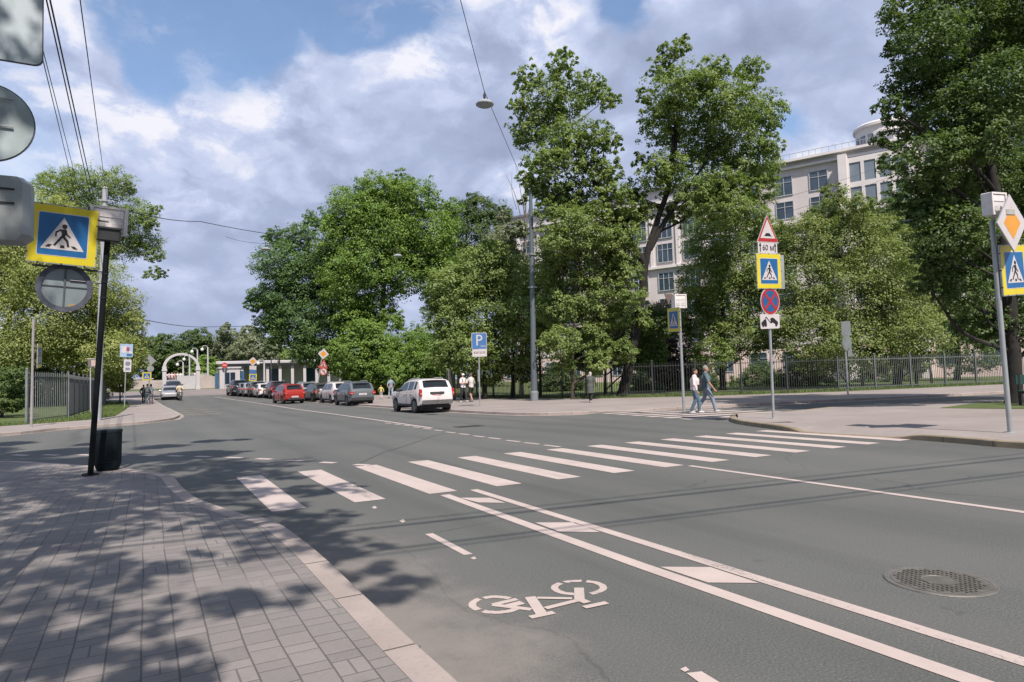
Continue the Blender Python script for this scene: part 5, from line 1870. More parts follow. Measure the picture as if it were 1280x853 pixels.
for k in range(3):
    mb.box((sdrum + .1, -.902, 19.5 + k * 2.85), (5.9, .09, .6))
mb.build('mullion', TRIM, p, fix=False)
# pale slab seen left of the ash
b = pd(706, 470, 108); b[2] = .1
t3 = thing('apartment_building', 'narrow white tower-like house end glimpsed between lamp post and ash crown', 'building', b, FANG + .3)
MB().box((0, 4, 14), (3.4, 8, 28)).build('wall', TRIM, t3)
for zc in (26, 22.5, 19, 15.5):
    win(t3, .2, zc, 1.6, 1.6, 2, 1)
MB().box((0, 4, 28.15), (3.8, 8.4, .3)).build('roof', ROOFM, t3)

# ---- far end of the street: arch, bridge, pavilion
pa, pb_ = at(205.5, 488), at(248.5, 487.5)
ZA = tz(104)
Ya = 104.5
xa = CAM[0] + ray(205.5, 488)[0] / ray(205.5, 488)[1] * Ya
xb = CAM[0] + ray(247.5, 488)[0] / ray(247.5, 488)[1] * Ya
WA = xb - xa
t = thing('gate_arch', 'white stone arch standing free at the end of the street', 'arch', ((xa + xb) / 2, Ya, ZA - .05))
ARCH = stone_mat('arch_white', (.47, .46, .48, 1), (.55, .54, .56, 1), .4)
DPa = depth_of(np.array([(xa + xb) / 2, Ya, ZA]))
HA = 46.5 * DPa / FPX
HP = HA - WA * .55
for sx in (-1, 1):
    MB().box((sx * WA / 2, 0, HP / 2), (.50, .7, HP), ch=.03).box((sx * WA / 2, 0, HP - .05), (.66, .86, .2)).box((sx * WA / 2, 0, HP + .25), (.54, .72, .4)).box((sx * WA / 2, 0, .2), (.62, .84, .4)).split('pillar', ARCH, t, fix=False)
vs, fs = [], []
n = 28
for k in range(n + 1):
    a = math.pi * k / n
    for r_ in (WA / 2 + .19, WA / 2 - .17):
        for y in (-.35, .35):
            vs.append((r_ * math.cos(a), y, HP + .35 + r_ * math.sin(a) * ((HA - HP - .35) / (WA / 2 + .19))))
for k in range(n):
    i, j = k * 4, k * 4 + 4
    fs += [(i, j, j + 1, i + 1), (i + 2, i + 3, j + 3, j + 2), (i, i + 2, j + 2, j), (i + 1, j + 1, j + 3, i + 3)]
MB().add(vs, fs).build('arch_ring', ARCH, t, smooth=50)

BY = 118.0
zb = tz(118)
BST = stone_mat('bridge_granite', (.40, .345, .325, 1), (.50, .44, .41, 1), .5)
t = thing('bridge_parapet', 'long low granite embankment wall behind the white arch', 'wall', (-12, BY, zb))
MB().box((0, 0, .75), (26, .6, 1.5)).build('wall', BST, t)
MB().box((0, 0, 1.56), (26.1, .8, .14)).build('coping', ARCH, t)
for k in range(7):
    MB().box((-12 + 4 * k, -.02, .9), (.7, .85, 1.8)).build('pier', BST, t)
xk = lambda px_, Y: ray(px_, 480)[0] / ray(px_, 480)[1] * Y
t = thing('bridge_parapet', 'pale granite bridge abutment block with sloping ramp behind the arch', 'wall', (xk(233, 112), 112, tz(112)))
MB().box((0, 0, .9), (2.6, 1.4, 2.0)).build('wall', ARCH, t)
MB().add([(1.4, -.4, 2.2), (1.4, .4, 2.2), (9.5, -.4, .6), (9.5, .4, .6), (1.4, -.4, -.2), (1.4, .4, -.2), (9.5, -.4, -.2), (9.5, .4, -.2)], [(0, 1, 3, 2), (0, 2, 6, 4), (1, 5, 7, 3), (0, 4, 5, 1), (2, 3, 7, 6), (4, 6, 7, 5)]).build('ramp_wall', BST, t)
MB().box((5.3, -.9, .65), (1.1, 1.0, 1.5), ch=.05).build('plinth_block', ARCH, t)
t = thing('bridge_deck', 'hump of the bridge road rising behind the arch', 'bridge', (xk(222, 125), 125, tz(118)))
MB().add([(-9, -6, -.5), (6, -6, -.5), (6, 25, 1.6), (-9, 25, 1.6), (-9, 40, 1.4), (6, 40, 1.4)], [(0, 1, 2, 3), (3, 2, 5, 4)]).build('deck', M('deck_asphalt', (.16, .15, .15), .9), t)
mb = MB()
for k in range(30):
    mb.box((-9, -6 + k * 1.5, .9 + min(k, 20) * .10 - .5), (.08, .08, 1.1))
    mb.box((6, -6 + k * 1.5, .9 + min(k, 20) * .10 - .5), (.08, .08, 1.1))
mb.build('railing', GALVD, t)

GB = 'white lamps on the far bridge'
for lab, px_, py0, py1, Y in [('white bridge lamp with two globes on a hooked arm inside the arch', 229, 472, 453, 124), ('white bridge lamp post seen through the right half of the arch', 237, 472, 446.5, 128), ('white bridge lamp rising just right of the arch top', 247, 474, 437, 126), ('white bridge lamp right of the arch with globe on its left arm', 260, 475, 434, 121), ('short white lamp in front of the pavilion roof edge', 330.5, 480, 451, 106)]:
    b = np.array([xk(px_, Y), Y, tz(Y)])
    dd = depth_of(b)
    zz = lambda py: CAM[2] + (ray(px_, py) * dd)[2]
    t = thing('bridge_lamp', lab, 'lamp', b, group=GB)
    zt, z0_ = zz(py1) - b[2], zz(py0) - b[2]
    MB().tube([(0, 0, 0), (0, 0, zt)], [.17, .11], 8).box((0, 0, max(.3, z0_ / 2)), (.75, .75, max(.6, z0_)), ch=.04).build('post', ARCH, t, fix=False)
    MB().tube([(0, 0, zt - .1), (-.25, 0, zt + .25), (-.7, 0, zt + .2), (-.85, 0, zt - .15)], .06, 6).split('arm', ARCH, t)
    MB().ell((-.85, 0, zt - .4), (.26, .26, .28), 10, 8).build('globe', M('lamp_globe', (.75, .74, .72), .3), t, smooth=180)

PY = 107.0
x0, x1 = xk(277, PY), xk(428, PY)
dd = depth_of(np.array([x0, PY, 1.5]))
t = thing('pavilion', 'long low pavilion with flat roof and columns at the street end', 'building', (x0, PY, tz(PY)), R_(-8))
PL = (x1 - x0) * 1.02
MB().box((PL / 2, 4, 3.72), (PL + 1.5, 8, .42), ch=.05).build('roof', M('pavilion_roof', (.50, .49, .51), .5), t)
MB().box((PL / 2, 4, 3.3), (PL, 7, .4)).build('fascia', M('pavilion_fascia', (.20, .215, .23), .5), t)
MB().box((PL / 2, 5.2, 1.55), (PL - .4, 4.2, 3.1)).build('wall', M('pavilion_shade_wall', (.48, .49, .47), .6), t)
for k in range(10):
    MB().box((1.0 + k * (PL - 2) / 9, .9, 1.55), (.42, .42, 3.1)).build('column', ARCH, t)
for k in range(9):
    xm = 1.0 + (k + .5) * (PL - 2) / 9
    f = MB().box((xm, 3.08, 1.5), (1.5, .06, 2.4)).build('shutter', M('pavilion_shutter', (.52, .54, .51) if k % 3 else (.05, .10, .14), .5) if k % 3 else M('pavilion_glass', (.03, .08, .12), .2), t)
KY = 103.0
xl, xr = xk(270.5, KY), xk(307, KY)
t = thing('kiosk', 'small white ticket kiosk with dark window before the pavilion', 'kiosk', (xl, KY, tz(KY)))
KW = xr - xl
MB().box((KW * .46, 1.5, 1.45), (KW * .70, 3, 2.9)).build('wall', ARCH, t)
MB().box((KW * .46, 1.5, 3.0), (KW * .78, 3.3, .22)).build('roof', ARCH, t)
f = MB().box((KW * .46, -.03, 1.5), (KW * .36, .08, 1.6)).build('window', M('kiosk_glass', (.015, .03, .05), .15), t)
MB().box((KW * .46, -.08, 1.5), (.08, .05, 1.6)).build('mullion', ARCH, f)
MB().box((KW * .02, .6, 1.2), (KW * .1, .6, 2.2)).build('blue_door', M('kiosk_blue', (.04, .12, .22), .4), t)
MB().box((KW * .9, 1.2, 1.3), (KW * .16, .6, 2.4)).build('blue_panel', M('kiosk_blue', (.04, .12, .22)), t)
ne = thing('no_entry_sign', 'tiny round red no entry sign above the kiosk roof', 'road sign', (xk(281, KY - .5), KY - .5, tz(KY)))
zc = 3.35
MB().poly(circ(0, zc, .36, 20), -.04, th=.02).build('disc', M('no_entry_red', (.55, .03, .03), .4), ne)
MB().box((0, -.045, zc), (.46, .01, .11)).build('white_bar', WHITE, ne)
MB().tube([(0, 0, 0), (0, 0, zc + .3)], .04, 6).build('pole', GALV, ne)


# ------------------------------------------------------------------ vehicles
def lerp_prof(prof, y):
    for (a, za), (b, zb_) in zip(prof, prof[1:]):
        if a <= y <= b:
            return za + (zb_ - za) * (y - a) / (b - a + 1e-9)
    return prof[0][1] if y < prof[0][0] else prof[-1][1]


KINDS = {
    # y runs from the rear bumper to the nose; top = body outline, belt = window sill
    'suv': dict(L=4.32, W=1.84, r=.36, yr=-1.32, yf=1.36, clear=.34,
                top=[(-2.16, .66), (-2.13, 1.00), (-2.07, 1.10), (-1.96, 1.22), (-1.76, 1.50), (-1.62, 1.575), (-1.2, 1.61), (-.5, 1.615), (-.05, 1.575), (.22, 1.48), (.86, 1.13), (1.05, 1.08), (1.85, 1.00), (2.06, .88), (2.16, .62)],
                belt=[(-2.16, .64), (-2.13, .98), (-2.05, 1.08), (-1.5, 1.10), (-1.0, 1.06), (.7, 1.02), (1.05, 1.03), (1.85, .95), (2.06, .84), (2.16, .58)],
                rw=(-1.985, -1.715), ws=(.28, .82), sides=[(-1.62, -1.34, .0), (-1.20, -.52, 0), (-.42, .66, 0)], rails=True),
    'hatch': dict(L=4.10, W=1.74, r=.31, yr=-1.30, yf=1.27, clear=.24,
                  top=[(-2.05, .55), (-2.02, .88), (-1.95, .96), (-1.86, 1.04), (-1.60, 1.33), (-1.46, 1.40), (-1.0, 1.455), (-.2, 1.475), (.3, 1.43), (.6, 1.30), (1.18, .98), (1.4, .93), (1.8, .82), (1.98, .70), (2.05, .5)],
                  belt=[(-2.05, .53), (-2.02, .86), (-1.9, .95), (-1.0, .93), (1.0, .89), (1.4, .89), (1.8, .78), (1.98, .66), (2.05, .48)],
                  rw=(-1.88, -1.56), ws=(.62, 1.14), sides=[(-1.45, -1.08, 0), (-1.0, -.30, 0), (-.22, .95, 0)], rails=False),
    'crossover': dict(L=4.43, W=1.83, r=.345, yr=-1.30, yf=1.33, clear=.28,
                      top=[(-2.21, .58), (-2.18, .95), (-2.12, 1.06), (-2.02, 1.18), (-1.76, 1.50), (-1.6, 1.57), (-1.0, 1.635), (-.2, 1.65), (.3, 1.60), (.62, 1.46), (1.22, 1.08), (1.45, 1.02), (1.95, .93), (2.14, .80), (2.21, .58)],
                      belt=[(-2.21, .56), (-2.18, .93), (-2.05, 1.06), (-1.0, 1.02), (1.0, .97), (1.45, .97), (1.95, .89), (2.14, .76), (2.21, .54)],
                      rw=(-2.05, -1.72), ws=(.68, 1.17), sides=[(-1.62, -1.22, 0), (-1.14, -.34, 0), (-.24, 1.0, 0)], rails=True),
}


def make_car(label, loc, kind, paint, group=None, rz=0.0, plate='white', h=1.0, small=False):
    K = KINDS[kind]
    L, Wd, r = K['L'], K['W'] / 2, K['r']
    top = [(y, z * h) for y, z in K['top']]
    belt = [(y, z * (1 + (h - 1) * .4)) for y, z in K['belt']]
    t = thing('parked_car', label, 'car', loc, rz, group)
    ys = sorted(set([round(y, 3) for y, _ in top] + [round(v, 3) for v in np.linspace(-L / 2, L / 2, 64)]))
    arch = r + .075

    def hw(y):
        e = max(0, (abs(y) - (L / 2 - .75)) / .75)
        return Wd * (1 - .17 * e ** 2.6)

    def sect(y):
        zt, zb_ = lerp_prof(top, y), lerp_prof(belt, y)
        zt = max(zt, zb_ + .02)
        w = hw(y)
        zbot = K['clear'] + .12 * max(0, (abs(y) - (L / 2 - .35)) / .35)
        za = zbot
        for yw in (K['yr'], K['yf']):
            d = abs(y - yw)
            if d < arch:
                za = max(za, r + math.sqrt(arch * arch - d * d))
        q = zt - zb_
        w4 = .975 * w - .30 * q
        zm = max(.5 * (zbot + zb_), za + .03)
        zm = min(zm, zb_ - .04)
        za = min(za, zb_ - .08)
        return [(w * .80, zbot), (w * .965, max(zbot + .02, za)), (w * 1.0, max(zm, za + .01)), (w * .975, zb_), (w4, zb_ + .90 * q), (w4 - min(.13, .25 * w), zb_ + 1.0 * q), (0, zb_ + 1.0 * q + .022)]
    vs, fs = [], []
    n = 7
    for y in ys:
        s_ = sect(y)
        vs += [(x, y, z) for x, z in s_] + [(-x, y, z) for x, z in s_[-2::-1]]
    m = 13
    for i in range(len(ys) - 1):
        for k in range(m - 1):
            fs.append((i * m + k, i * m + k + 1, (i + 1) * m + k + 1, (i + 1) * m + k))
    fs.append(tuple(range(m)))
    fs.append(tuple((len(ys) - 1) * m + k for k in range(m - 1, -1, -1)))
    body = MB().add(vs, fs).build('body', paint, t, smooth=38)
    MB().box((0, 0, K['clear'] + .12), (Wd * 1.52, L - .5, .30)).box((0, K['yr'], r + .1), (Wd * 1.62, 2 * arch, .5)).box((0, K['yf'], r + .1), (Wd * 1.62, 2 * arch, .5)).build('underbody', BLACK, t, fix=False)

    def surf_top(y, u, off):
        s_ = sect(y)
        e = .01
        z0_, z1_ = lerp_prof(top, y - e), lerp_prof(top, y + e)
        nrm = np.array([0, -(z1_ - z0_), 2 * e])
        nrm /= np.linalg.norm(nrm)
        p = np.array([u * (s_[5][0] + .04), y, s_[5][1] + .018 * (1 - u * u)])
        return p + nrm * off

    def glass_strip(y0, y1, w, name):
        mb, nu = MB(), 6
        yy = np.linspace(y0, y1, 7)
        V = []
        for y in yy:
            for k in range(nu + 1):
                V.append(surf_top(y, (-1 + 2 * k / nu) * w, .012))
        F = [(j * (nu + 1) + k, j * (nu + 1) + k + 1, (j + 1) * (nu + 1) + k + 1, (j + 1) * (nu + 1) + k) for j in range(6) for k in range(nu)]
        return mb.add(V, F).build(name, GLASS, t, smooth=60, fix=False)
    glass_strip(K['rw'][0], K['rw'][1], .90, 'rear_window')
    glass_strip(K['ws'][0], K['ws'][1], .92, 'windscreen')
    for y0, y1, _ in K['sides']:
        for sx in (-1, 1):
            V = []
            yy = np.linspace(y0, y1, 9)
            for y in yy:
                s_ = sect(y)
                a, b = np.array(s_[3]), np.array(s_[4])
                for tt in (.10, .90):
                    x, z = a + (b - a) * tt
                    V.append((sx * (x + .008), y, z))
            F = [(2 * j, 2 * j + 1, 2 * j + 3, 2 * j + 2) for j in range(8)]
            MB().add(V, F).build('side_window', GLASS, t, fix=False)
    # dark sill and bumper plastics
    yb = -L / 2
    if kind != 'hatch':
        MB().box((0, yb + .03, K['clear'] + .18), (Wd * 1.66, .10, .20), ch=.02).box((0, -yb - .03, K['clear'] + .18), (Wd * 1.66, .10, .20), ch=.02).split('bumper_guard', M('bumper_grey', (.12, .12, .12), .5) if kind == 'suv' else DKPLASTIC, t)
        for sx in (-1, 1):
            MB().box((sx * Wd * .97, .03, K['clear'] + .05), (.05, 1.85, .10)).build('sill', DKPLASTIC, t)
    else:
        MB().box((0, yb + .035, K['clear'] + .14), (Wd * 1.35, .09, .14), ch=.02).split('bumper_guard', DKPLASTIC, t)
    zl = lerp_prof(belt, -L / 2 + .1)
    for sx in (-1, 1):
        if kind == 'suv':
            c, d = (sx * (Wd * .885), yb + .075, zl - .10), (.13, .13, .34)
        elif kind == 'hatch':
            c, d = (sx * (Wd * .80), yb + .095, zl - .10), (.32, .20, .15)
        else:
            c, d = (sx * (Wd * .83), yb + .075, zl - .13), (.26, .16, .19)
        lt = MB().box(c, d, ch=.02).build('tail_light', M('tail_light_red', (.42, .03, .025), .25, 0, .15, 6), t)
        MB().box((c[0], c[1] - d[1] / 2 - .004, c[2] - d[2] * .12), (d[0] * .55, .012, d[2] * .22)).build('lamp_insert', M('tail_insert', (.62, .30, .25), .3), lt)
        MB().box((sx * Wd * .74, -yb - .16, zl - .22), (.36, .24, .16), ch=.03).build('headlight', M('headlight', (.6, .62, .63), .15), t)
        MB().box((sx * (Wd + .07), K['ws'][1] - .2, lerp_prof(belt, .7) + .08), (.20, .11, .15), ch=.03).build('mirror', paint if kind != 'suv' else DKPLASTIC, t)
        for yh in (-1.0, -.15):
            MB().box((sx * (Wd * .985), yh, lerp_prof(belt, yh) - .13), (.05, .19, .035), ch=.01).build('door_handle', paint, t)
        for ya in (-1.05 if kind != 'hatch' else -1.0, -.37, 1.02):
            s_ = sect(ya)
            MB().box((sx * s_[2][0] * .997, ya, .5 * (s_[3][1] + K['clear'] + .1)), (.012, .012, s_[3][1] - K['clear'] - .2)).build('door_seam', BLACK, t)
        if K['rails']:
            pts = [(sx * (sect(y)[5][0] - .03), y, lerp_prof(top, y) + .055 - (.05 if e else 0)) for y, e in ((-1.45, 1), (-1.3, 0), (-.5, 0), (.1, 0), (.22, 1))]
            MB().tube(pts, .022, 6).build('roof_rail', GALVD, t)
        for yw in (K['yr'], K['yf']):
            wh = MB()
            c = (sx * (Wd - .13), yw, r)
            V, F, nn = [], [], 24
            for rr_, xx in ((r * .62, .10), (r * .93, .105), (r, .07), (r, -.09), (r * .93, -.11), (r * .5, -.11)):
                for k in range(nn):
                    a = 2 * math.pi * k / nn
                    V.append((c[0] + sx * xx, c[1] + rr_ * math.cos(a), c[2] + rr_ * math.sin(a)))
            for j in range(5):
                for k in range(nn):
                    F.append((j * nn + k, j * nn + (k + 1) % nn, (j + 1) * nn + (k + 1) % nn, (j + 1) * nn + k))
            w = wh.add(V, F).build('wheel', RUBBER, t, smooth=50)
            rm = MB()
            V = [(c[0] + sx * .085, c[1], c[2])]
            F = []
            for k in range(nn):
                a = 2 * math.pi * k / nn
                V.append((c[0] + sx * (.098 if k % 5 else .075), c[1] + r * .63 * math.cos(a), c[2] + r * .63 * math.sin(a)))
            F = [(0, 1 + k, 1 + (k + 1) % nn) for k in range(nn)]
            rm.add(V, F)
            rm.build('rim', RIM, w)
            sp_ = MB()
            for k in range(5):
                a = 2 * math.pi * (k + .5) / 5
                sp_.poly([(.0, .0), (.1, .0), (.1, .1)], 0) if False else None
                p0 = np.array([math.cos(a), math.sin(a)])
                p1 = np.array([-math.sin(a), math.cos(a)])
                sp_.add([(c[0] + sx * .102, *(np.array([c[1], c[2]]) + p0 * r * q + p1 * s2 * .028)) for q, s2 in ((.18, -1), (.18, 1), (.58, 1.6), (.58, -1.6))], [(0, 1, 2, 3)])
            sp_.build('rim_gap', BLACK, w, fix=False)
    zp = zl - (.26 if kind == 'suv' else .40 if kind == 'hatch' else .22)
    if kind == 'suv':
        MB().box((0, yb + .045, zl - .13), (.74, .08, .12), ch=.02).build('tailgate_strip', M('strip_dark', (.06, .06, .06), .4), t)
    pc = {'white': M('plate_white', (.62, .62, .62), .5), 'red': M('plate_red', (.42, .05, .05), .5)}[plate]
    yp = yb + (.035 if kind == 'suv' else -.012 if kind == 'hatch' else .03)
    pl = MB().box((0, yp, zp), (.54, .04, .125), ch=.008).build('number_plate', pc, t)
    MB().box((0, yp - .021, zp), (.40, .006, .05)).build('plate_characters', M('plate_chars', (.5, .3, .3) if plate == 'red' else (.2, .2, .2), .5), pl)
    MB().box((0, yb + .34 if kind != 'suv' else yb + .36, top[5][1] + .0), (.9, .10, .03), ch=.01).build('roof_spoiler', paint, t)
    return t


PAINTS = {
    'white': M('car_paint_white', (.74, .68, .66), .22, 0, .02),
    'red': M('car_paint_red', (.36, .026, .016), .22, .1, .04),
    'grey': M('car_paint_grey', (.16, .185, .195), .25, .35, .03),
    'olive': M('car_paint_olive', (.085, .09, .078), .25, .35, .03),
    'silver': M('car_paint_silver', (.40, .40, .41), .25, .4, .03),
    'black': M('car_paint_black', (.012, .012, .014), .15, 0, .03),
    'wine': M('car_paint_dark_red', (.06, .012, .014), .2, .2, .03),
    'blue': M('car_paint_dark_blue', (.015, .025, .04), .2, .2, .03)}
for mm in PAINTS.values():
    mm.node_tree.nodes['Principled BSDF'].inputs['Coat Weight'].default_value = .4
    mm.node_tree.nodes['Principled BSDF'].inputs['Coat Roughness'].default_value = .05

GC = 'cars parked along the far right kerb'


def carloc(x, y, back):
    p = at(x, y)
    return np.array([p[0], p[1] + back, tz(p[1] + back) + .004])


make_car('white boxy off-road car with roof rails and a red plate, parked nearest', (12.08, 31.6, .004), 'suv', PAINTS['white'], GC, plate='red')
make_car('grey crossover with red tail lights, nearest parked car beyond the white off-road car', carloc(453, 507.3, 2.2), 'crossover', PAINTS['grey'], GC, R_(1.5))
make_car('white crossover with dark rear window parked between the grey and the olive cars', carloc(430, 504.6, 2.2), 'crossover', PAINTS['white'], GC, R_(2))
make_car('dark olive car parked next beyond the white crossover', carloc(405.5, 502.6, 2.2), 'crossover', PAINTS['olive'], GC, R_(2), h=.94)
make_car('pale silver crossover partly hidden behind the red hatchback', carloc(388, 501.0, 2.2), 'crossover', PAINTS['silver'], GC, R_(2))
make_car('bright red hatchback driving away in the lane beside the parked cars', carloc(366, 505.0, 2.0), 'hatch', PAINTS['red'], None, R_(5), h=1.08)
make_car('tall black off-road car with dark red sheen, seen left of the red hatchback', carloc(349, 498.9, 2.2), 'suv', PAINTS['wine'], GC, R_(3), h=1.06)
make_car('small white car parked beyond the black off-road car', carloc(332.5, 497.8, 2.0), 'hatch', PAINTS['white'], GC, R_(3))
make_car('dark grey crossover far along the parked row', carloc(322.5, 497.0, 2.2), 'crossover', PAINTS['olive'], GC, R_(3))
make_car('silver hatchback, third from the far end of the parked row', carloc(314, 496.4, 2.0), 'hatch', PAINTS['silver'], GC, R_(3))
make_car('grey hatchback, second from the far end of the parked row', carloc(307.5, 496, 2.0), 'hatch', PAINTS['grey'], GC, R_(3))
make_car('tall dark blue car at the far end of the parked row', carloc(299.5, 495.5, 2.2), 'suv', PAINTS['blue'], GC, R_(3), h=1.08)
p = at(212, 500.5)
make_car('oncoming pale silver car with dark windscreen beside the scooter rider', (p[0] + .1, p[1] + 2.2, tz(p[1]) + .004), 'hatch', PAINTS['silver'], None, R_(180))
make_car('dark car following the oncoming silver car', (p[0] + .9, p[1] + 17, tz(p[1] + 17) + .004), 'suv', PAINTS['black'], None, R_(180))


# ------------------------------------------------------------------ people
def remesh(mb, name, mat, parent, voxel):
    me = bpy.data.meshes.new(name)
    me.from_pydata(mb.v, [], mb.f)
    o = bpy.data.objects.new(name + '_src', me)
    COL.objects.link(o)
    md = o.modifiers.new('r', 'REMESH')
    md.mode = 'VOXEL'
    md.voxel_size = voxel
    sm = o.modifiers.new('s', 'SMOOTH')
    sm.iterations = 3
    dg = bpy.context.evaluated_depsgraph_get()
    dg.update()
    nm = bpy.data.meshes.new_from_object(o.evaluated_get(dg))
    bpy.data.objects.remove(o)
    nm.materials.clear()
    nm.materials.append(mat)
    nm.polygons.foreach_set('use_smooth', [True] * len(nm.polygons))
    nm.name = name
    r = bpy.data.objects.new(name, nm)
    COL.objects.link(r)
    if parent is not None:
        r.parent = parent
    return r


SKIN = M('skin', (.50, .29, .21), .55, 0, .05)


def person(label, loc, face, h=1.72, step=.25, lead=1, shirt=(.6, .55, .53), sleeve=.55, legs=(.2, .3, .4), leglen=1.0, hair=(.03, .02, .015), coat=None, hat=None, bag=None,
           arms=((.1, -.25), (.1, .3)), shoe=(.5, .48, .46), vox=.014, wide=1.0, longhair=False, lean=0.0, head_turn=0.0, group=None, hem=None, cross=False, seated=False):
    """face: heading in degrees (0 looks along -Y, towards the camera side); arms: (outward, forward swing) for left and right"""
    k = h / 1.75
    P = lambda x, y, z: np.array([x * k * 1.0, y * k, z * k])
    root = thing('person', label, 'person', loc, R_(face), group)
    hip, sh = .94, 1.43
    ly = -lean
    joints = {}
    for sx, s_ in ((-1, -lead), (1, lead)):
        f = -step * s_
        if seated:
            hp, kn, an = P(sx * .10, .05, .80), P(sx * .16, -.38, .72), P(sx * .16, -.40, .33)
        else:
            hp = P(sx * .095 * wide, 0, hip - .04)
            an = P(sx * .10, f + (.05 if s_ < 0 else 0), .09 + (.05 if s_ < 0 and step > .2 else 0))
            kn = (hp + an) / 2 + P(0, -.055 - (.05 if s_ < 0 else 0), .015)
        joints[sx] = [hp, kn, an]
    off = np.array([0, ly * k, 0])
    elb = {}
    for sx, (ao, af) in zip((-1, 1), arms):
        s0 = P(sx * .185 * wide, 0, sh - .03) + off
        e = s0 + P(sx * (.05 + ao), -af * .45, -.285)
        hnd = e + P(-sx * ao * .5, -af * .65 - .05, -.235)
        if cross:
            e = s0 + P(sx * .06, -.06, -.27)
            hnd = P(-sx * .04, -.24, sh - .27) + off
        elb[sx] = (s0, e, hnd)
    hc = P(0, -.02, 1.635) + off * 1.15

    def torso(mb, g=0.0):
        mb.ell(P(0, 0, hip), (P(.165 * wide, 0, 0)[0] + g, P(.12, 0, 0)[0] * wide + g, .15 * k + g))
        mb.tube([P(0, 0, hip - .02), P(0, -.005, 1.1) + off * .4, P(0, -.005, 1.28) + off * .75, P(0, 0, sh - .04) + off], [.145 * k * wide + g, .135 * k * wide + g, .15 * k * wide + g, .13 * k + g], 14)
        mb.ell(P(0, 0, 1.28) + off * .75, (.175 * k * wide + g, .12 * k * wide + g, .2 * k))
        mb.tube([P(-.185 * wide, 0, sh - .03) + off, P(0, 0, sh + .02) + off, P(.185 * wide, 0, sh - .03) + off], [.062 * k + g, .075 * k + g, .062 * k + g], 10)
    body = MB()
    torso(body)
    body.tube([P(0, .005, sh - .02) + off, P(0, -.01, 1.56) + off * 1.1], [.062 * k, .053 * k], 10)
    body.ell(hc, (.077 * k, .096 * k, .118 * k), 14, 10)
    body.ell(hc + P(0, -.035, -.06), (.056 * k, .062 * k, .06 * k))
    a = R_(head_turn)
    rot = lambda v: np.array([v[0] * math.cos(a) - v[1] * math.sin(a), v[0] * math.sin(a) + v[1] * math.cos(a), v[2]])
    body.ell(hc + rot(P(0, -.102, -.02)), (.014 * k, .02 * k, .024 * k), 8, 6)
    for sx in (-1, 1):
        body.ell(hc + rot(P(sx * .08, .005, -.01)), (.012 * k, .022 * k, .034 * k), 8, 6)
        hp, kn, an = joints[sx]
        body.tube([hp, (hp + kn) / 2, kn, kn + (an - kn) * .35, an], [.088 * k, .074 * k, .054 * k, .056 * k, .038 * k], 10)
        body.ell(an + P(0, -.055, -.045), (.042 * k, .12 * k, .042 * k))
        s0, e, hn = elb[sx]
        body.tube([s0, e, e + (hn - e) * .3, hn], [.052 * k, .040 * k, .040 * k, .026 * k], 10)
        d = (hn - e) / (np.linalg.norm(hn - e) + 1e-9)
        pc = hn + d * .045 * k
        body.ell(pc, (.026 * k, .042 * k, .05 * k), 8, 6)
        for q in range(4):
            b0 = pc + P(0, (-.03 + .02 * q), 0) + d * .035 * k
            ln = (.055, .065, .06, .045)[q] * k
            body.tube([b0, b0 + d * ln * .6, b0 + d * ln * .9 + P(-sx * .018, 0, 0)], [.0095 * k] * 3, 6)
        body.tube([pc + P(0, -.03, 0), pc + P(-sx * .02, -.055, 0) + d * .03 * k, pc + P(-sx * .025, -.055, 0) + d * .06 * k], [.011 * k] * 3, 6)
    remesh(body, 'body', SKIN, root, vox * k)

    def cmat(c, nm):
        return M('%s_%02d_%02d_%02d' % (nm, int(c[0] * 99), int(c[1] * 99), int(c[2] * 99)), c, .85, 0, .10, 6)
    top = MB()
    torso(top, .016 * k)
    for sx in (-1, 1):
        s0, e, hn = elb[sx]
        if sleeve <= .6:
            top.tube([s0, s0 + (e - s0) * sleeve * 1.6], [.066 * k, .062 * k], 10)
        else:
            top.tube([s0, e, e + (hn - e) * .92], [.066 * k, .056 * k, .044 * k], 10)
    if hem:
        top.tube([P(0, 0, hip + .05), P(0, 0, hem)], [.17 * k * wide, .20 * k * wide], 14)
    else:
        top.tube([P(0, 0, hip + .1), P(0, 0, hip - .06)], [.155 * k * wide, .168 * k * wide], 14)
    remesh(top, 'coat' if hem and hem < .8 else 'shirt', cmat(shirt, 'cloth'), root, vox * k)
    tr = MB()
    tr.ell(P(0, 0, hip - .02), (.178 * k * wide, .135 * k * wide, .14 * k))
    for sx in (-1, 1):
        hp, kn, an = joints[sx]
        if leglen > .8:
            tr.tube([hp, (hp + kn) / 2, kn, an + (kn - an) * .02], [.104 * k, .092 * k, .074 * k, .062 * k], 10)
        else:
            tr.tube([hp, hp + (kn - hp) * min(1, leglen * 1.7)], [.108 * k, .096 * k], 10)
    remesh(tr, 'trousers' if leglen > .8 else 'shorts', cmat(legs, 'cloth'), root, vox * k)
    for sx in (-1, 1):
        an = joints[sx][2]
        sh_ = MB().ell(an + P(0, -.06, -.05), (.052 * k, .14 * k, .046 * k)).ell(an + P(0, .0, -.01), (.05 * k, .06 * k, .05 * k))
        remesh(sh_, 'shoe', cmat(shoe, 'shoe'), root, vox * k)
    hr_ = MB()
    if hat is None:
        hr_.ell(hc + rot(P(0, .018, .03)), (.086 * k, .098 * k, .105 * k), 14, 10)
        if longhair:
            hr_.ell(hc + rot(P(0, .05, -.06)), (.085 * k, .06 * k, .12 * k))
        remesh(hr_, 'hair', cmat(hair, 'hair'), root, vox * k)
    else:
        hr_.ell(hc + P(0, .005, .045), (.09 * k, .105 * k, .085 * k), 14, 10)
        hr_.ell(hc + P(0, -.11, .03), (.07 * k, .08 * k, .014 * k))
        remesh(hr_, 'cap', cmat(hat, 'cap'), root, vox * k)
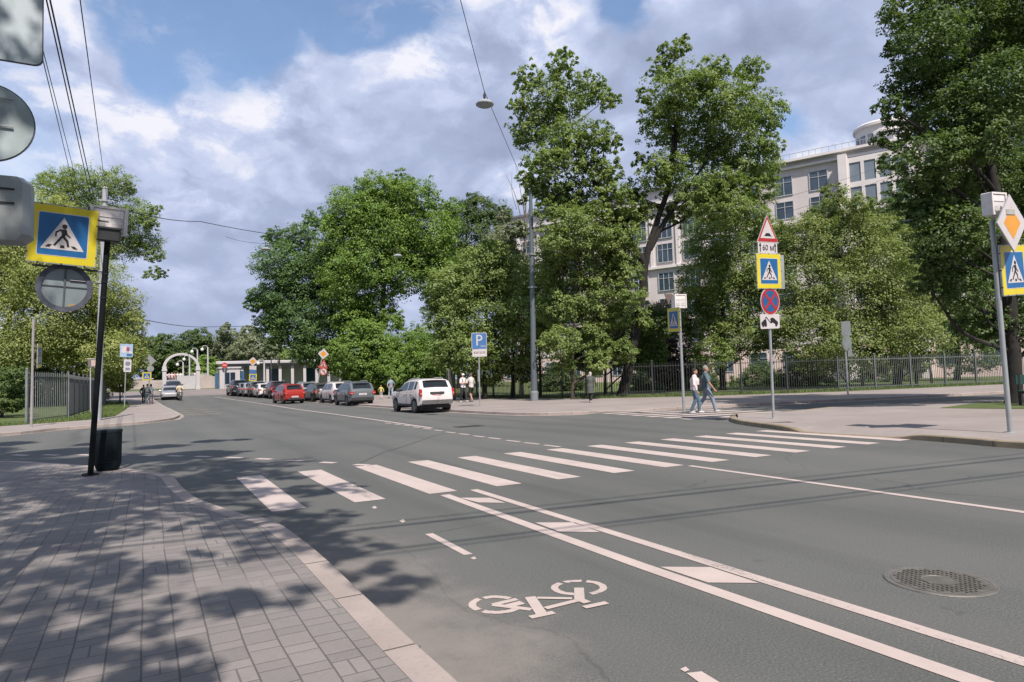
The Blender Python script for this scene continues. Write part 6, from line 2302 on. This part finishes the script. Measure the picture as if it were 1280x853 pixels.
    ey = MB()
    for sx in (-1, 1):
        ey.ell(hc + rot(P(sx * .03, -.09, .0)), (.011 * k, .009 * k, .008 * k), 8, 6)
    ey.build('eyes', BLACK, root)
    MB().ell(hc + rot(P(0, -.094, -.055)), (.022 * k, .008 * k, .006 * k), 8, 6).build('mouth', M('lips', (.30, .11, .10), .5), root)
    if bag:
        bm_ = MB().box(P(.0, -.15, 1.02) + off * .3, (.30 * k, .09 * k, .20 * k), ch=.02) if bag[0] == 'belt' else MB().box(P(.0, .17, 1.24) + off * .6, (.28 * k, .14 * k, .40 * k), ch=.04)
        b_ = bm_.build('bag', cmat(bag[1], 'bag'), root)
        st = MB()
        if bag[0] == 'belt':
            st.tube([P(.15, -.1, 1.05), P(.10, -.155, 1.3), P(-.12, -.12, 1.46)], .012, 6)
        else:
            for sx in (-1, 1):
                st.tube([P(sx * .1, .12, 1.44), P(sx * .11, -.06, 1.47), P(sx * .11, -.15, 1.3), P(sx * .13, .0, 1.1)], .02, 6)
        st.build('strap', cmat(bag[1], 'bag'), b_)
    return root


def ground(x, y, dz=0.0):
    p = at(x, y, dz)
    return (float(p[0]), float(p[1]), float(p[2]) - .004)


person('woman in loose white top and blue jeans crossing the side street', ground(870, 516.8), 40, 1.66, .13, 1, (.72, .63, .62), .62, (.10, .17, .23), 1.0, (.03, .02, .018), bag=('belt', (.02, .022, .03)), arms=((.10, .05), (.10, -.05)), shoe=(.62, .6, .58), vox=.011, wide=1.12, hem=1.0, longhair=True)
person('grey haired man in slate polo shirt and light jeans crossing beside the woman', ground(884, 515.6), 50, 1.76, .30, -1, (.10, .15, .18), .6, (.23, .29, .37), 1.0, (.28, .26, .25), arms=((.12, .18), (.10, -.30)), shoe=(.55, .52, .5), vox=.011, wide=1.1)
person('person in white cap and white shirt with crossed arms by the parking sign', ground(579.5, 502.8, FK), 10, 1.80, .18, 1, (.74, .71, .70), .55, (.03, .03, .035), 1.0, hat=(.75, .74, .74), bag=('back', (.03, .03, .035)), cross=True, shoe=(.6, .58, .55), vox=.014)
person('person in white shirt and black shorts seen from behind near the parking sign', ground(589.5, 502.2, FK), 195, 1.80, .15, -1, (.66, .62, .60), .6, (.015, .015, .017), .5, (.15, .10, .08), shoe=(.2, .2, .2), vox=.014, arms=((.1, .2), (.1, .3)), bag=('belt', (.05, .04, .04)))
person('old person in long grey green coat with pale headscarf in tree shade', ground(738.5, 503.0, FK), 120, 1.60, .14, 1, (.085, .095, .085), .95, (.02, .02, .022), 1.0, (.50, .46, .45), shoe=(.45, .43, .42), vox=.014, wide=1.15, hem=.52, lean=.06, arms=((.04, .1), (.04, .15)), longhair=True)
person('man in grey blue shirt and pale jeans walking away beside the bushes', ground(489, 498.2, FK), 185, 1.80, .2, 1, (.26, .32, .38), .55, (.38, .45, .53), 1.0, (.12, .08, .06), shoe=(.1, .09, .09), vox=.018, arms=((.12, .1), (.12, -.2)))
person('small child in yellow top and pale trousers walking beside the man', ground(476.5, 498.0, FK), 180, 1.12, .12, 1, (.62, .52, .18), .7, (.55, .5, .48), 1.0, (.35, .25, .14), shoe=(.4, .38, .36), vox=.02)
GP = 'people walking away on the left footway'
person('person in grey jacket and long trousers walking away on the left footway', ground(184.3, 505.6, FK), 180, 1.76, .18, 1, (.16, .20, .22), .95, (.13, .17, .19), 1.0, (.03, .02, .02), shoe=(.2, .2, .2), vox=.018, group=GP, bag=('back', (.12, .13, .14)))
person('person in short grey dress with bare legs, walking away on the left footway', ground(188.8, 505.2, FK), 180, 1.74, .15, -1, (.20, .24, .27), .6, (.2, .24, .27), .4, (.03, .02, .02), shoe=(.25, .2, .2), vox=.018, group=GP, hem=.66, longhair=True)
person('third person in dark clothes half hidden on the left footway', ground(179.5, 504.2, FK), 170, 1.66, .15, 1, (.07, .07, .08), .95, (.10, .09, .10), 1.0, (.04, .02, .02), shoe=(.1, .1, .1), vox=.02, group=GP)

# scooter and rider
p = at(224.5, 500.8)
sc_ = thing('motor_scooter', 'small dark motor scooter ridden towards the camera beside the silver car', 'scooter', (p[0], p[1], tz(p[1]) + .004), R_(8))
SCO = M('scooter_body', (.10, .10, .11), .35)
for y in (-.62, .62):
    V = MB()
    for k in range(1):
        pts = [(0, y + .21 * math.cos(2 * math.pi * q / 16), .25 + .21 * math.sin(2 * math.pi * q / 16)) for q in range(17)]
        V.tube(pts, .055, 8, cap=False)
    w = V.build('wheel', RUBBER, sc_)
    MB().tube([(-.03, y, .25), (.03, y, .25)], .15, 12).build('rim', RIM, w)
MB().tube([(0, -.62, .3), (0, -.5, .75), (0, -.42, 1.02)], .045, 8).build('fork', GALVD, sc_)
MB().box((0, -.45, .62), (.40, .10, .62), ch=.04).box((0, -.05, .30), (.34, .75, .10), ch=.03).box((0, .45, .52), (.32, .75, .38), ch=.06).build('body', SCO, sc_)
MB().box((0, .30, .76), (.30, .72, .10), ch=.03).build('seat', BLACK, sc_)
MB().tube([(-.36, -.40, 1.03), (0, -.44, 1.05), (.36, -.40, 1.03)], .022, 8).build('handlebar', BLACK, sc_)
MB().ell((0, -.52, .90), (.10, .06, .10)).build('headlight', M('headlight', (.6, .62, .63)), sc_)
MB().box((0, .80, 1.0), (.42, .40, .40), ch=.03).build('top_box', M('scooter_box', (.03, .03, .03), .5), sc_)
rd_ = person('scooter rider in pale yellow top with bare legs', (p[0], p[1] + .1, tz(p[1]) + .02), 8, 1.72, 0, 1, (.60, .52, .36), .6, (.40, .28, .24), .6, hat=(.05, .04, .04), shoe=(.5, .45, .4), vox=.02, seated=True, arms=((.08, .55), (.08, .55)))

# people on the bridge: tiny in the photo
GBP = 'tiny pedestrians on the far bridge'
zbr = tz(118)
proto = {}
for i, (px_, col) in enumerate([(207, (.62, .62, .64)), (211.5, (.6, .4, .38)), (215, (.66, .60, .58)), (218.5, (.5, .25, .25)), (222, (.62, .6, .6)), (226, (.68, .66, .66)), (240.5, (.2, .2, .22)), (243.5, (.6, .55, .55))]):
    Yp = 115.6
    key = col
    loc = (xk(px_, Yp), Yp, zbr + 1.0 * 0)
    pe = person('tiny pedestrian on the far bridge in %s' % {0: 'white left of the arch opening', 1: 'salmon just inside the left pillar', 2: 'pale pink by the left pillar', 3: 'dark red mid arch', 4: 'off-white mid arch', 5: 'bright white left of the lamp base', 6: 'dark clothes right of the granite block', 7: 'pale clothes beside the right pillar'}[i],
                (loc[0], loc[1], zbr + .75), 180 if i % 2 else 0, 1.7, .15, 1, col, .6, (.15, .17, .22) if i % 3 else (.5, .4, .36), 1.0, vox=.035, group=GBP)
tstage = thing('bridge_stair', 'raised granite landing under the bridge pedestrians', 'landing', (xk(225, 115.6), 115.6, zbr))
MB().box((0, 0, .37), (9.0, 1.6, .74)).build('landing_slab', BST, tstage)
MB().box((0, -.7, 1.0), (9.0, .2, .55)).build('kerb_wall', BST, tstage)

# ------------------------------------------------------------------ grass along the edges
rng = np.random.default_rng(5)


def tufts(name, lines, n, hmin, hmax, z0):
    P = []
    for a, b, w in lines:
        a, b = np.array(a, float), np.array(b, float)
        k = int(n * np.linalg.norm(b - a))
        t_ = rng.random(k)[:, None]
        d = (b - a) / np.linalg.norm(b - a)
        nrm = np.array([-d[1], d[0]])
        u = (rng.random(k) ** 1.5)[:, None] * w
        P.append(a + (b - a) * t_ + nrm * u)
    P = np.concatenate(P)
    k = len(P)
    hh = rng.uniform(hmin, hmax, k) * (.5 + rng.random(k))
    a = rng.random(k) * 6.283
    z = np.array([tz(y) for y in P[:, 1]]) + z0
    V = np.empty((k, 3, 3))
    dx, dy = np.cos(a) * .012, np.sin(a) * .012
    V[:, 0] = np.stack([P[:, 0] - dx, P[:, 1] - dy, z], 1)
    V[:, 1] = np.stack([P[:, 0] + dx, P[:, 1] + dy, z], 1)
    V[:, 2] = np.stack([P[:, 0] + rng.normal(0, .4, k) * hh, P[:, 1] + rng.normal(0, .4, k) * hh, z + hh], 1)
    me = bpy.data.meshes.new(name)
    me.from_pydata(V.reshape(-1, 3).tolist(), [], [(3 * i, 3 * i + 1, 3 * i + 2) for i in range(k)])
    me.materials.append(GRASS)
    o = bpy.data.objects.new(name, me)
    COL.objects.link(o)
    return tag(o, kind='stuff')


ln = []
for a, b in zip(fl, fl[1:]):
    ln.append((a, b, -2.2))
tufts('grass', ln[:8], 260, .06, .22, FK)
ll = lawnl
tufts('grass', [(a, b, 2.0) for a, b in zip(ll[1:7], ll[2:8])], 260, .05, .2, FK)
